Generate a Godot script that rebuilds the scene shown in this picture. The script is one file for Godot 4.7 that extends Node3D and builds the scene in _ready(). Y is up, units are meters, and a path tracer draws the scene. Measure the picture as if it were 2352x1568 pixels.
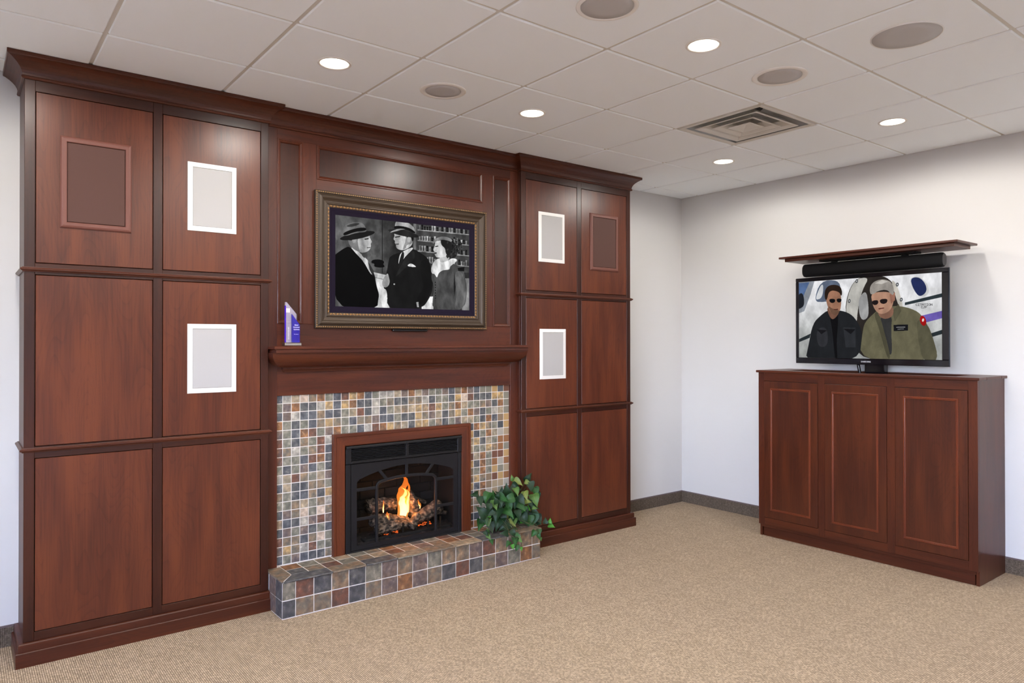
extends Node3D
# A showroom corner: panelled cherry wall with fireplace on one wall, a lift cabinet with a television on the other.
# World: wall_back is the plane z = 0, wall_right the plane x = XB, floor y = 0, ceiling tiles y = H.

const H := 2.8286          # underside of the ceiling tiles
const XB := 4.841          # right wall
const XL := -3.6576        # left wall (outside the frame)
const ZF := 7.5094         # wall behind the camera
const T := 0.6096          # ceiling module
const Z0 := 0.8038         # first grid line off the back wall
const FACE := 0.31         # front of the wall cabinets
const MID := 0.265         # front of the fireplace panelling
const IMG_W := 2352.0
const IMG_H := 1568.0
const CAM := Vector3(-0.50529, 1.4998, 4.34335)
const FOCAL := 1646.537
const CX := 1192.584
const CY := 773.443
const CAM_ROT := Vector3(0.00582, -0.66592, -0.00106)

var M := {}
var rng := RandomNumberGenerator.new()
var used_names := {}

func _ready() -> void:
	rng.seed = 20240
	setup_camera_and_light()
	make_materials()
	build_room()
	build_wall_cabinets()
	build_fireplace_panelling()
	build_tile_surround()
	build_hearth()
	build_firebox()
	build_framed_screen()
	build_lift_cabinet()
	build_television()
	build_wall_speakers()
	build_ceiling_fittings()
	build_plant()
	build_award()

# ------------------------------------------------------------------ camera, sky, light
func setup_camera_and_light() -> void:
	var cam := Camera3D.new()
	cam.name = "camera"
	cam.near = 0.05
	cam.far = 60.0
	cam.projection = Camera3D.PROJECTION_FRUSTUM
	cam.size = 2.0 * cam.near * (IMG_H * 0.5 / FOCAL)
	cam.frustum_offset = Vector2((IMG_W * 0.5 - CX) / FOCAL, -(IMG_H * 0.5 - CY) / FOCAL) * cam.near
	cam.position = CAM
	cam.rotation = CAM_ROT
	cam.current = true
	add_child(cam)
	var env := Environment.new()
	var sky := Sky.new()
	var sm := ProceduralSkyMaterial.new()
	sm.sky_top_color = Color(0.64, 0.74, 0.98)
	sm.sky_horizon_color = Color(0.90, 0.94, 1.0)
	sm.ground_horizon_color = Color(0.62, 0.60, 0.58)
	sm.ground_bottom_color = Color(0.36, 0.36, 0.35)
	sm.sky_energy_multiplier = SKY_ENERGY
	sm.ground_energy_multiplier = SKY_ENERGY * 0.6
	sky.sky_material = sm
	env.background_mode = Environment.BG_SKY
	env.sky = sky
	env.tonemap_mode = Environment.TONE_MAPPER_LINEAR
	env.tonemap_exposure = 1.0
	env.sdfgi_enabled = true
	env.ssao_enabled = true
	env.ssil_enabled = true
	var we := WorldEnvironment.new()
	we.name = "environment"
	we.environment = env
	add_child(we)

const SKY_ENERGY := 6.3
const LAMP_ENERGY := 1.02

# ------------------------------------------------------------------ small helpers
func mb(smooth := false) -> SurfaceTool:
	var st := SurfaceTool.new()
	st.begin(Mesh.PRIMITIVE_TRIANGLES)
	st.set_smooth_group(0 if smooth else -1)
	return st

func fin(st: SurfaceTool) -> ArrayMesh:
	st.generate_normals()
	return st.commit()

func unique(called: String) -> String:
	if not used_names.has(called):
		used_names[called] = 0
		return called
	used_names[called] += 1
	return "%s_%03d" % [called, used_names[called]]

func thing(called: String, label: String, category: String, at := Vector3.ZERO, group := "") -> Node3D:
	var o := Node3D.new()
	o.name = unique(called)
	add_child(o, true)
	o.position = at
	o.set_meta("label", label)
	o.set_meta("category", category)
	if group != "":
		o.set_meta("group", group)
	return o

func structure(called: String) -> Node3D:
	var o := Node3D.new()
	o.name = unique(called)
	add_child(o, true)
	o.set_meta("kind", "structure")
	return o

# adds a mesh given in world coordinates as a part of root (whatever root's own position is)
func part(root: Node3D, called: String, mesh, mat: Material, label := "") -> MeshInstance3D:
	var mi := MeshInstance3D.new()
	mi.name = called
	mi.mesh = fin(mesh) if mesh is SurfaceTool else mesh
	mi.material_override = mat
	root.add_child(mi, true)
	mi.position = -root.position if root.get_parent() == self else Vector3.ZERO
	if label != "":
		mi.set_meta("label", label)
	return mi

# a part whose mesh is given in the thing's own coordinates
func own(root: Node3D, called: String, mesh, mat: Material, at := Vector3.ZERO) -> MeshInstance3D:
	var mi := MeshInstance3D.new()
	mi.name = called
	mi.mesh = fin(mesh) if mesh is SurfaceTool else mesh
	mi.material_override = mat
	root.add_child(mi, true)
	mi.position = at
	return mi

func tri(st: SurfaceTool, a: Vector3, b: Vector3, c: Vector3, inside: Vector3) -> void:
	var n := (c - a).cross(b - a)
	if n.dot((a + b + c) / 3.0 - inside) < 0.0:
		var t := b
		b = c
		c = t
	st.add_vertex(a)
	st.add_vertex(b)
	st.add_vertex(c)

func quad(st: SurfaceTool, a: Vector3, b: Vector3, c: Vector3, d: Vector3, inside: Vector3) -> void:
	tri(st, a, b, c, inside)
	tri(st, a, c, d, inside)

# box with chamfered edges
func cbox(st: SurfaceTool, lo: Vector3, hi: Vector3, c := 0.0012) -> void:
	var m := (lo + hi) * 0.5
	var h := (hi - lo) * 0.5
	c = minf(c, minf(h.x, minf(h.y, h.z)) * 0.9)
	var i := h - Vector3(c, c, c)
	for s in [-1.0, 1.0]:
		quad(st, m + Vector3(s * h.x, -i.y, -i.z), m + Vector3(s * h.x, i.y, -i.z), m + Vector3(s * h.x, i.y, i.z), m + Vector3(s * h.x, -i.y, i.z), m)
		quad(st, m + Vector3(-i.x, s * h.y, -i.z), m + Vector3(i.x, s * h.y, -i.z), m + Vector3(i.x, s * h.y, i.z), m + Vector3(-i.x, s * h.y, i.z), m)
		quad(st, m + Vector3(-i.x, -i.y, s * h.z), m + Vector3(i.x, -i.y, s * h.z), m + Vector3(i.x, i.y, s * h.z), m + Vector3(-i.x, i.y, s * h.z), m)
		for r in [-1.0, 1.0]:
			quad(st, m + Vector3(s * h.x, r * i.y, -i.z), m + Vector3(s * h.x, r * i.y, i.z), m + Vector3(s * i.x, r * h.y, i.z), m + Vector3(s * i.x, r * h.y, -i.z), m)
			quad(st, m + Vector3(s * h.x, -i.y, r * i.z), m + Vector3(s * h.x, i.y, r * i.z), m + Vector3(s * i.x, i.y, r * h.z), m + Vector3(s * i.x, -i.y, r * h.z), m)
			quad(st, m + Vector3(-i.x, s * h.y, r * i.z), m + Vector3(i.x, s * h.y, r * i.z), m + Vector3(i.x, s * i.y, r * h.z), m + Vector3(-i.x, s * i.y, r * h.z), m)
			for q in [-1.0, 1.0]:
				tri(st, m + Vector3(s * h.x, r * i.y, q * i.z), m + Vector3(s * i.x, r * h.y, q * i.z), m + Vector3(s * i.x, r * i.y, q * h.z), m)

func box(lo: Vector3, hi: Vector3, c := 0.0012) -> SurfaceTool:
	var st := mb()
	cbox(st, lo, hi, c)
	return st

# sweeps a profile along a mitred path lying in the plane with normal n.
# profile point (a, b): a across the path (to the side n x direction), b along n.
func sweep(st: SurfaceTool, prof: Array, path: Array, n: Vector3, closed := false, caps := true) -> void:
	var rings := []
	var cnt := path.size()
	for k in cnt:
		var d0: Vector3
		var d1: Vector3
		if closed or k > 0:
			d0 = (path[k] - path[(k - 1 + cnt) % cnt]).normalized()
		if closed or k < cnt - 1:
			d1 = (path[(k + 1) % cnt] - path[k]).normalized()
		if not closed and k == 0:
			d0 = d1
		if not closed and k == cnt - 1:
			d1 = d0
		var s0 := n.cross(d0)
		var s1 := n.cross(d1)
		var m := (s0 + s1)
		m = m / maxf(m.length_squared() * 0.5, 0.2)
		var ring := []
		for p in prof:
			ring.append(path[k] + m * p.x + n * p.y)
		rings.append(ring)
	var segs := cnt if closed else cnt - 1
	for k in segs:
		var r0: Array = rings[k]
		var r1: Array = rings[(k + 1) % cnt]
		for j in prof.size() - 1:
			st.add_vertex(r0[j])
			st.add_vertex(r1[j])
			st.add_vertex(r1[j + 1])
			st.add_vertex(r0[j])
			st.add_vertex(r1[j + 1])
			st.add_vertex(r0[j + 1])
	if caps and not closed:
		for e in [0, cnt - 1]:
			var pts := PackedVector2Array()
			for p in prof:
				pts.append(p)
			var idx := Geometry2D.triangulate_polygon(pts)
			for t in range(0, idx.size(), 3):
				st.add_vertex(rings[e][idx[t]])
				st.add_vertex(rings[e][idx[t + 1]])
				st.add_vertex(rings[e][idx[t + 2]])

func tube(st: SurfaceTool, pts: Array, radii: Array, sides := 8, bump := 0.0, seed_ := 0) -> void:
	var noise := FastNoiseLite.new()
	noise.seed = seed_
	noise.frequency = 1.0
	var rings := []
	var prev := Vector3.UP
	for k in pts.size():
		var d: Vector3 = (pts[mini(k + 1, pts.size() - 1)] - pts[maxi(k - 1, 0)]).normalized()
		var u := d.cross(Vector3(0.31, 0.2, 0.93)).normalized()
		if k > 0:
			u = (prev - d * prev.dot(d)).normalized()
		prev = u
		var v := d.cross(u)
		var ring := []
		for j in sides:
			var a := TAU * j / sides
			var r: float = radii[k]
			if bump > 0.0:
				r *= 1.0 + bump * noise.get_noise_3d(k * 0.9, cos(a) * 1.6, sin(a) * 1.6) * 2.0
			ring.append(pts[k] + (u * cos(a) + v * sin(a)) * r)
		rings.append(ring)
	for k in pts.size() - 1:
		for j in sides:
			var j2 := (j + 1) % sides
			var c: Vector3 = (pts[k] + pts[k + 1]) * 0.5
			quad(st, rings[k][j], rings[k + 1][j], rings[k + 1][j2], rings[k][j2], c)
	for e in [0, pts.size() - 1]:
		var c: Vector3 = pts[e]
		var inn: Vector3 = pts[1] if e == 0 else pts[pts.size() - 2]
		for j in sides:
			tri(st, c, rings[e][j], rings[e][(j + 1) % sides], inn)

# surface of revolution about the y axis through `at`; prof = (radius, y)
func lathe(st: SurfaceTool, at: Vector3, prof: Array, sides := 32) -> void:
	for k in prof.size() - 1:
		for j in sides:
			var a0 := TAU * j / sides
			var a1 := TAU * (j + 1) / sides
			var p: Vector2 = prof[k]
			var r: Vector2 = prof[k + 1]
			var v0 := at + Vector3(cos(a0) * p.x, p.y, sin(a0) * p.x)
			var v1 := at + Vector3(cos(a1) * p.x, p.y, sin(a1) * p.x)
			var v2 := at + Vector3(cos(a1) * r.x, r.y, sin(a1) * r.x)
			var v3 := at + Vector3(cos(a0) * r.x, r.y, sin(a0) * r.x)
			if p.x > 1e-6:
				st.add_vertex(v0)
				st.add_vertex(v1)
				st.add_vertex(v2)
			if r.x > 1e-6:
				st.add_vertex(v0)
				st.add_vertex(v2)
				st.add_vertex(v3)

# flat polygon in the xy plane extruded from z0 to z1
func extrude_xy(st: SurfaceTool, poly: PackedVector2Array, z0: float, z1: float) -> void:
	var c := Vector2.ZERO
	for p in poly:
		c += p / poly.size()
	var mid := Vector3(c.x, c.y, (z0 + z1) * 0.5)
	var idx := Geometry2D.triangulate_polygon(poly)
	for t in range(0, idx.size(), 3):
		for z in [z0, z1]:
			tri(st, Vector3(poly[idx[t]].x, poly[idx[t]].y, z), Vector3(poly[idx[t + 1]].x, poly[idx[t + 1]].y, z), Vector3(poly[idx[t + 2]].x, poly[idx[t + 2]].y, z), mid)
	for k in poly.size():
		var a := poly[k]
		var b := poly[(k + 1) % poly.size()]
		quad(st, Vector3(a.x, a.y, z0), Vector3(b.x, b.y, z0), Vector3(b.x, b.y, z1), Vector3(a.x, a.y, z1), mid)

# point where the photograph's pixel meets the plane z = depth
func at_z(u: float, v: float, z: float) -> Vector3:
	var d := Basis.from_euler(CAM_ROT) * Vector3((u - CX) / FOCAL, -(v - CY) / FOCAL, -1.0)
	return CAM + d * ((z - CAM.z) / d.z)

func rect_path(x0: float, y0: float, x1: float, y1: float, z: float) -> Array:
	return [Vector3(x0, y0, z), Vector3(x1, y0, z), Vector3(x1, y1, z), Vector3(x0, y1, z)]

# ------------------------------------------------------------------ materials
func std(albedo: Color, rough: float, metal := 0.0, spec := 0.5) -> StandardMaterial3D:
	var m := StandardMaterial3D.new()
	m.albedo_color = albedo
	m.roughness = rough
	m.metallic = metal
	m.metallic_specular = spec
	return m

func c8(r: int, g: int, b: int) -> Color:
	return Color8(r, g, b)

func tex(img: Image) -> ImageTexture:
	return ImageTexture.create_from_image(img)

# value noise that repeats after w, h pixels
func wrapped(n: FastNoiseLite, x: float, y: float, w: float, h: float, sx: float, sy: float) -> float:
	var bx := smoothstep(0.75, 1.0, x / w)
	var by := smoothstep(0.75, 1.0, y / h)
	var a := n.get_noise_2d(x * sx, y * sy)
	if bx > 0.0:
		a = lerpf(a, n.get_noise_2d((x - w) * sx, y * sy), bx)
	if by > 0.0:
		var b := n.get_noise_2d(x * sx, (y - h) * sy)
		if bx > 0.0:
			b = lerpf(b, n.get_noise_2d((x - w) * sx, (y - h) * sy), bx)
		a = lerpf(a, b, by)
	return a

# cherry veneer, grain running down the picture
func wood_image(w: int, h: int, seed_: int, rings: float, figure: float) -> Image:
	var n1 := FastNoiseLite.new()
	n1.seed = seed_
	n1.frequency = 1.0
	n1.fractal_octaves = 2
	var n2 := FastNoiseLite.new()
	n2.seed = seed_ + 7
	n2.frequency = 1.0
	n2.fractal_octaves = 3
	var base := Vector3(106, 56, 38)
	var dark := Vector3(70, 36, 27)
	var warm := Vector3(120, 65, 41)
	var data := PackedByteArray()
	data.resize(w * h * 3)
	var k := 0
	for y in h:
		for x in w:
			var f := wrapped(n1, x, y, w, h, 3.4 / w, 1.5 / h)
			var g := wrapped(n2, x, y, w, h, 90.0 / w, 5.0 / h)
			var b := wrapped(n2, x + 311, y, w, h, 7.0 / w, 1.6 / h)
			var r := fposmod(f * rings, 1.0)
			var line := pow(r, 5.0) * figure
			var c := base.lerp(warm, clampf(0.45 + b * 1.3, 0.0, 1.0))
			c = c.lerp(dark, clampf(line * 0.55 + g * 0.36 + 0.10 - b * 0.35, 0.0, 1.0))
			data[k] = int(clampf(c.x, 0, 255))
			data[k + 1] = int(clampf(c.y, 0, 255))
			data[k + 2] = int(clampf(c.z, 0, 255))
			k += 3
	return Image.create_from_data(w, h, false, Image.FORMAT_RGB8, data)

func wood(t: Texture2D, horizontal: bool, tint: Color, rough := 0.33) -> StandardMaterial3D:
	var m := std(tint, rough, 0.0, 0.43)
	m.albedo_texture = t
	m.uv1_triplanar = true
	m.uv1_world_triplanar = true
	m.uv1_triplanar_sharpness = 8.0
	m.uv1_scale = Vector3(0.48, 1.25, 0.48) if horizontal else Vector3(1.05, 0.48, 1.05)
	return m

func slate_image(n: int, seed_: int, a: Color, b: Color, vein: Color, spot: float) -> Image:
	var f := FastNoiseLite.new()
	f.seed = seed_
	f.frequency = 1.0
	f.fractal_octaves = 4
	var data := PackedByteArray()
	data.resize(n * n * 3)
	var k := 0
	for y in n:
		for x in n:
			var p := wrapped(f, x, y, n, n, 5.0 / n, 4.6 / n)
			var q := wrapped(f, x + 900, y, n, n, 8.0 / n, 7.0 / n)
			var c := a.lerp(b, clampf(0.5 + p * 1.8, 0.0, 1.0))
			c = c.lerp(vein, clampf((absf(q) < 0.02) as int * 0.35 + maxf(0.0, q - 0.25) * spot, 0.0, 0.8))
			c = c * (1.0 + q * 0.25)
			data[k] = int(clampf(c.r * 255.0, 0, 255))
			data[k + 1] = int(clampf(c.g * 255.0, 0, 255))
			data[k + 2] = int(clampf(c.b * 255.0, 0, 255))
			k += 3
	return Image.create_from_data(n, n, false, Image.FORMAT_RGB8, data)

func noise_tex(freq: float, oct: int, seed_: int, size := 256) -> ImageTexture:
	var f := FastNoiseLite.new()
	f.seed = seed_
	f.frequency = freq
	f.fractal_octaves = oct
	return tex(f.get_seamless_image(size, size))

func carpet_images(cells: int, px: int) -> Array:
	var n := cells * px
	var col := PackedByteArray()
	var hgt := PackedByteArray()
	col.resize(n * n * 3)
	hgt.resize(n * n)
	var r := RandomNumberGenerator.new()
	r.seed = 5
	var tone := []
	var cut := []
	for k in cells * cells:
		tone.append(r.randf_range(0.84, 1.06))
		cut.append(r.randf_range(0.35, 1.0))
	for y in n:
		for x in n:
			var cy := y / px
			var cx := x / px
			var fx := (x % px + 0.5) / px - 0.5
			var fy := (y % px + 0.5) / px - 0.5
			# loops in rows along z; dark backing shows between the rows and, less, between loops
			var side := smoothstep(0.26, 0.46, absf(fx))
			var ends := smoothstep(0.34, 0.50, absf(fy)) * 0.55
			var k: int = cy * cells + cx
			var gap := clampf(maxf(side * cut[k], ends), 0.0, 1.0)
			var c: Vector3 = (Vector3(202, 180, 154) * tone[k]).lerp(Vector3(90, 74, 60), gap)
			var at := y * n + x
			col[at * 3] = int(clampf(c.x, 0, 255))
			col[at * 3 + 1] = int(clampf(c.y, 0, 255))
			col[at * 3 + 2] = int(clampf(c.z, 0, 255))
			hgt[at] = int((1.0 - gap) * 255.0)
	return [Image.create_from_data(n, n, false, Image.FORMAT_RGB8, col), Image.create_from_data(n, n, false, Image.FORMAT_L8, hgt)]

func tri_world(m: StandardMaterial3D, s: Vector3) -> StandardMaterial3D:
	m.uv1_triplanar = true
	m.uv1_world_triplanar = true
	m.uv1_triplanar_sharpness = 8.0
	m.uv1_scale = s
	return m

const PALETTE := {
	"g": [[134, 132, 120], [112, 113, 104], [165, 158, 140]],
	"l": [[172, 166, 158], [148, 146, 142], [196, 190, 184]],
	"b": [[92, 98, 110], [80, 85, 97], [136, 126, 124]],
	"d": [[74, 78, 88], [92, 96, 100], [128, 122, 118]],
	"o": [[152, 100, 60], [122, 86, 62], [186, 146, 98]],
	"y": [[190, 150, 92], [150, 128, 96], [206, 176, 126]],
	"t": [[172, 150, 122], [146, 136, 118], [196, 176, 150]],
	"r": [[122, 76, 60], [104, 78, 70], [158, 112, 86]],
	"p": [[106, 94, 96], [122, 103, 94], [156, 138, 130]],
	"m": [[140, 116, 92], [116, 110, 100], [172, 140, 104]],
	"w": [[206, 184, 168], [180, 158, 140], [224, 208, 196]],
}

func muted(c: Color) -> Color:
	var g := c.get_luminance()
	return c.lerp(Color(g, g, g), 0.22)

func make_materials() -> void:
	var veneer := tex(wood_image(512, 640, 3, 9.0, 0.42))
	var solid_img := wood_image(512, 640, 19, 12.0, 0.5)
	var solid := tex(solid_img)
	var flat_img: Image = solid_img.duplicate()
	flat_img.rotate_90(CLOCKWISE)
	var flat := tex(flat_img)
	M.veneer = wood(veneer, false, c8(214, 205, 199), 0.34)
	M.stile = wood(solid, false, c8(164, 155, 154), 0.34)
	M.rail = wood(flat, true, c8(178, 166, 158), 0.34)
	M.frame_v = wood(solid, false, c8(138, 129, 129), 0.34)
	M.frame_h = wood(flat, true, c8(138, 129, 129), 0.34)
	M.inset = wood(solid, false, c8(134, 126, 124), 0.34)
	M.mantel = wood(flat, true, c8(184, 168, 162), 0.34)
	M.mantel_v = wood(solid, false, c8(184, 168, 162), 0.34)
	M.trim_h = wood(flat, true, c8(206, 190, 170), 0.35)
	M.trim_v = wood(solid, false, c8(206, 190, 170), 0.35)
	M.cab = wood(veneer, false, c8(176, 166, 158), 0.30)
	M.cab_v = wood(solid, false, c8(176, 162, 156), 0.30)
	M.cab_h = wood(flat, true, c8(176, 162, 156), 0.30)
	M.bead = wood(solid, false, c8(236, 214, 200), 0.28)
	M.gap = std(c8(26, 14, 11), 0.8)

	var rough := noise_tex(0.02, 4, 11)
	M.wall = std(c8(212, 210, 209), 0.85, 0.0, 0.3)
	M.ceiling_tile = std(c8(245, 250, 254), 0.95, 0.0, 0.2)
	M.grid = std(c8(212, 208, 200), 0.6)
	M.slab = std(c8(120, 118, 116), 0.9)

	var ci := carpet_images(56, 9)
	M.carpet = std(c8(255, 255, 255), 1.0, 0.0, 0.1)
	M.carpet.albedo_texture = tex(ci[0])
	M.carpet.heightmap_enabled = true
	M.carpet.heightmap_texture = tex(ci[1])
	M.carpet.heightmap_scale = 0.15
	tri_world(M.carpet, Vector3.ONE * (1.0 / (56 * 0.0085)))
	M.skirting = std(c8(150, 152, 158), 1.0, 0.0, 0.1)
	M.skirting.albedo_texture = tex(ci[0])
	M.skirting.heightmap_enabled = true
	M.skirting.heightmap_texture = tex(ci[1])
	M.skirting.heightmap_scale = 0.15
	tri_world(M.skirting, Vector3.ONE * (1.0 / (56 * 0.0075)))
	M.binding = std(c8(102, 88, 88), 0.9)

	var k := 0
	for key in PALETTE:
		var p: Array = PALETTE[key]
		var a := c8(p[0][0], p[0][1], p[0][2])
		var b := c8(p[1][0], p[1][1], p[1][2])
		var v := c8(p[2][0], p[2][1], p[2][2])
		a = muted(a)
		b = muted(b)
		v = muted(v)
		var m := std(Color.WHITE, 0.62, 0.0, 0.45)
		m.albedo_texture = tex(slate_image(192, 40 + k, a, b, v, 1.4))
		m.heightmap_enabled = true
		m.heightmap_texture = rough
		m.heightmap_scale = 0.25
		tri_world(m, Vector3.ONE * 3.1)
		m.albedo_color = c8(244, 240, 232)
		M["slate_" + key] = m
		var dk: StandardMaterial3D = m.duplicate()
		dk.albedo_color = c8(234, 224, 214)
		dk.uv1_scale = Vector3.ONE * 2.6
		M["hearth_" + key] = dk
		k += 1
	M.grout = std(c8(214, 208, 202), 0.95)

	M.iron = std(c8(25, 24, 26), 0.5, 0.0, 0.32)
	M.iron_dark = std(c8(14, 13, 14), 0.8)
	M.firebrick = std(c8(20, 18, 17), 0.9)
	M.glass = std(Color(0.05, 0.05, 0.05, 0.05), 0.05)
	M.dark_glass = std(Color(0.02, 0.02, 0.02, 0.12), 0.08, 0.0, 0.12)
	M.dark_glass.transparency = BaseMaterial3D.TRANSPARENCY_ALPHA
	M.glass.transparency = BaseMaterial3D.TRANSPARENCY_ALPHA
	M.black = std(c8(14, 13, 15), 0.25)
	M.black_matte = std(c8(13, 13, 15), 0.7, 0.0, 0.35)
	M.gloss = std(c8(9, 8, 12), 0.08)
	M.chrome = std(c8(214, 212, 210), 0.12, 1.0)
	M.white_trim = std(c8(234, 232, 231), 0.45)
	M.white_grille = std(c8(174, 172, 172), 0.7)
	M.brown_trim = std(c8(106, 62, 52), 0.55)
	M.brown_grille = std(c8(76, 46, 38), 0.75)
	M.cloth = noise_tex(0.6, 1, 21)
	for g in [M.white_grille, M.brown_grille]:
		g.heightmap_enabled = true
		g.heightmap_texture = M.cloth
		g.heightmap_scale = 0.03
		tri_world(g, Vector3.ONE * 6.0)
	M.fitting_ring = std(c8(236, 233, 229), 0.5)
	M.fitting_grille = std(c8(188, 184, 182), 0.7)
	M.duct = std(c8(196, 196, 194), 0.4, 0.3)
	M.lens = std(Color.WHITE, 0.5)
	M.lens.emission_enabled = true
	M.lens.emission = Color(1.0, 0.96, 0.88)
	M.lens.emission_energy_multiplier = 6.0

# ------------------------------------------------------------------ room
func build_room() -> void:
	var TH := 0.12
	var top := H + 0.32
	var fl := structure("floor")
	part(fl, "carpet", box(Vector3(XL - TH, -0.1, -TH), Vector3(XB + TH, 0.0, ZF + TH), 0.0), M.carpet)
	var w := structure("wall_back")
	part(w, "plaster", box(Vector3(XL - TH, 0.0, -TH), Vector3(XB + TH, top, 0.0), 0.0), M.wall)
	w = structure("wall_right")
	part(w, "plaster", box(Vector3(XB, 0.0, 0.0), Vector3(XB + TH, top, ZF), 0.0), M.wall)
	# left wall and wall behind the camera: windows let the daylight in
	w = structure("wall_left")
	wall_with_openings(w, "x", XL - TH, XL, 0.0, ZF, top, [[3.7, 5.3], [5.6, 7.2]], 0.85, 2.35)
	w = structure("wall_front")
	wall_with_openings(w, "z", ZF, ZF + TH, XL, XB, top, [], 0.85, 2.35)
	var wn := 1
	for o in [["x", XL - TH * 0.5, 3.7, 5.3], ["x", XL - TH * 0.5, 5.6, 7.2]]:
		window(wn, o[0], o[1], o[2], o[3], 0.85, 2.35)
		wn += 1
	# ceiling: lay-in tiles with dropped edges, tee bars set back above them
	var ce := structure("ceiling")
	part(ce, "slab", box(Vector3(XL - TH, H + 0.3, -TH), Vector3(XB + TH, H + 0.4, ZF + TH), 0.0), M.slab)
	var cache := {}
	for i in range(-6, 8):
		for j in range(-2, 11):
			if i == 5 and j == 1:
				continue
			var x0 := maxf(i * T, XL)
			var x1 := minf((i + 1) * T, XB)
			var z0 := maxf(Z0 + j * T, 0.0)
			var z1 := minf(Z0 + (j + 1) * T, ZF)
			if x1 - x0 < 0.02 or z1 - z0 < 0.02:
				continue
			var key := "%.3f %.3f" % [x1 - x0, z1 - z0]
			if not cache.has(key):
				cache[key] = fin(box(Vector3(-(x1 - x0) * 0.5 + 0.0085, 0.0, -(z1 - z0) * 0.5 + 0.0085), Vector3((x1 - x0) * 0.5 - 0.0085, 0.016, (z1 - z0) * 0.5 - 0.0085), 0.0045))
			var mi := own(ce, "ceiling_tile", cache[key], M.ceiling_tile, Vector3((x0 + x1) * 0.5, H, (z0 + z1) * 0.5))
			mi.rotation = Vector3.ZERO
	for i in range(-6, 9):
		var x := clampf(i * T, XL + 0.012, XB - 0.012)
		part(ce, "grid_bar", box(Vector3(x - 0.012, H + 0.007, 0.0), Vector3(x + 0.012, H + 0.03, ZF), 0.0005), M.grid)
	for j in range(-2, 12):
		var z := clampf(Z0 + j * T, 0.012, ZF - 0.012)
		part(ce, "grid_bar", box(Vector3(XL, H + 0.0072, z - 0.012), Vector3(XB, H + 0.0295, z + 0.012), 0.0005), M.grid)
	# carpet skirting with a bound top edge
	var spans := [["baseboard_back", Vector3(XL, 0, 0), Vector3(-0.26, 0.104, 0.008)], ["baseboard_back", Vector3(3.83, 0, 0), Vector3(XB, 0.104, 0.008)], ["baseboard_right", Vector3(XB - 0.008, 0, 0.008), Vector3(XB, 0.104, ZF)], ["baseboard_left", Vector3(XL, 0, 0.008), Vector3(XL + 0.008, 0.104, ZF)], ["baseboard_front", Vector3(XL + 0.008, 0, ZF - 0.008), Vector3(XB - 0.008, 0.104, ZF)]]
	for s in spans:
		var b := structure(s[0])
		part(b, "carpet_strip", box(s[1], s[2] - Vector3(0, 0.007, 0), 0.0005), M.skirting)
		var along_x: bool = (s[2].x - s[1].x) > (s[2].z - s[1].z)
		var g := Vector3(0, 0, 0.002) if along_x else Vector3(0.002, 0, 0)
		part(b, "binding", box(Vector3(s[1].x, s[2].y - 0.008, s[1].z) - g, s[2] + g, 0.001), M.binding)

func wall_with_openings(w: Node3D, axis: String, a0: float, a1: float, b0: float, b1: float, top: float, gaps: Array, y0: float, y1: float) -> void:
	var put := func(p0: float, p1: float, q0: float, q1: float) -> void:
		if axis == "x":
			part(w, "plaster", box(Vector3(a0, q0, p0), Vector3(a1, q1, p1), 0.0), M.wall)
		else:
			part(w, "plaster", box(Vector3(p0, q0, a0), Vector3(p1, q1, a1), 0.0), M.wall)
	put.call(b0, b1, 0.0, y0)
	put.call(b0, b1, y1, top)
	var at := b0
	for g in gaps:
		put.call(at, g[0], y0, y1)
		at = g[1]
	put.call(at, b1, y0, y1)

func window(n: int, axis: String, a: float, p0: float, p1: float, y0: float, y1: float) -> void:
	var w := structure("window_%d" % n)
	var bar := func(called: String, q0: float, q1: float, r0: float, r1: float, d: float, m: Material) -> void:
		if axis == "x":
			part(w, called, box(Vector3(a - d, r0, q0), Vector3(a + d, r1, q1), 0.002), m)
		else:
			part(w, called, box(Vector3(q0, r0, a - d), Vector3(q1, r1, a + d), 0.002), m)
	bar.call("frame", p0, p0 + 0.05, y0, y1, 0.04, M.white_trim)
	bar.call("frame", p1 - 0.05, p1, y0, y1, 0.04, M.white_trim)
	bar.call("frame", p0 + 0.05, p1 - 0.05, y0, y0 + 0.05, 0.04, M.white_trim)
	bar.call("frame", p0 + 0.05, p1 - 0.05, y1 - 0.05, y1, 0.04, M.white_trim)
	var c := (p0 + p1) * 0.5
	bar.call("mullion", c - 0.025, c + 0.025, y0 + 0.05, y1 - 0.05, 0.03, M.white_trim)
	bar.call("pane", p0 + 0.05, c - 0.025, y0 + 0.05, y1 - 0.05, 0.003, M.glass)
	bar.call("pane", c + 0.025, p1 - 0.05, y0 + 0.05, y1 - 0.05, 0.003, M.glass)

# ------------------------------------------------------------------ wall cabinets
const CROWN := [Vector2(0.0, 0.0), Vector2(0.010, 0.001), Vector2(0.0135, 0.006), Vector2(0.0125, 0.012), Vector2(0.009, 0.015), Vector2(0.0095, 0.024), Vector2(0.013, 0.036), Vector2(0.020, 0.049), Vector2(0.031, 0.062), Vector2(0.044, 0.073), Vector2(0.056, 0.081), Vector2(0.063, 0.085), Vector2(0.068, 0.086), Vector2(0.070, 0.090), Vector2(0.070, 0.1055), Vector2(0.0, 0.1055)]
const ROWS := [[0.147, 0.953], [1.010, 1.812], [1.869, 2.670]]

# profile given as (out, up); path runs in plan; out is to the left of travel seen from above turned to the room
func plan_sweep(prof: Array, path: Array) -> SurfaceTool:
	var st := mb()
	var p := []
	for v in prof:
		p.append(Vector2(-v.x, v.y))
	sweep(st, p, path, Vector3.UP)
	return st

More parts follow.
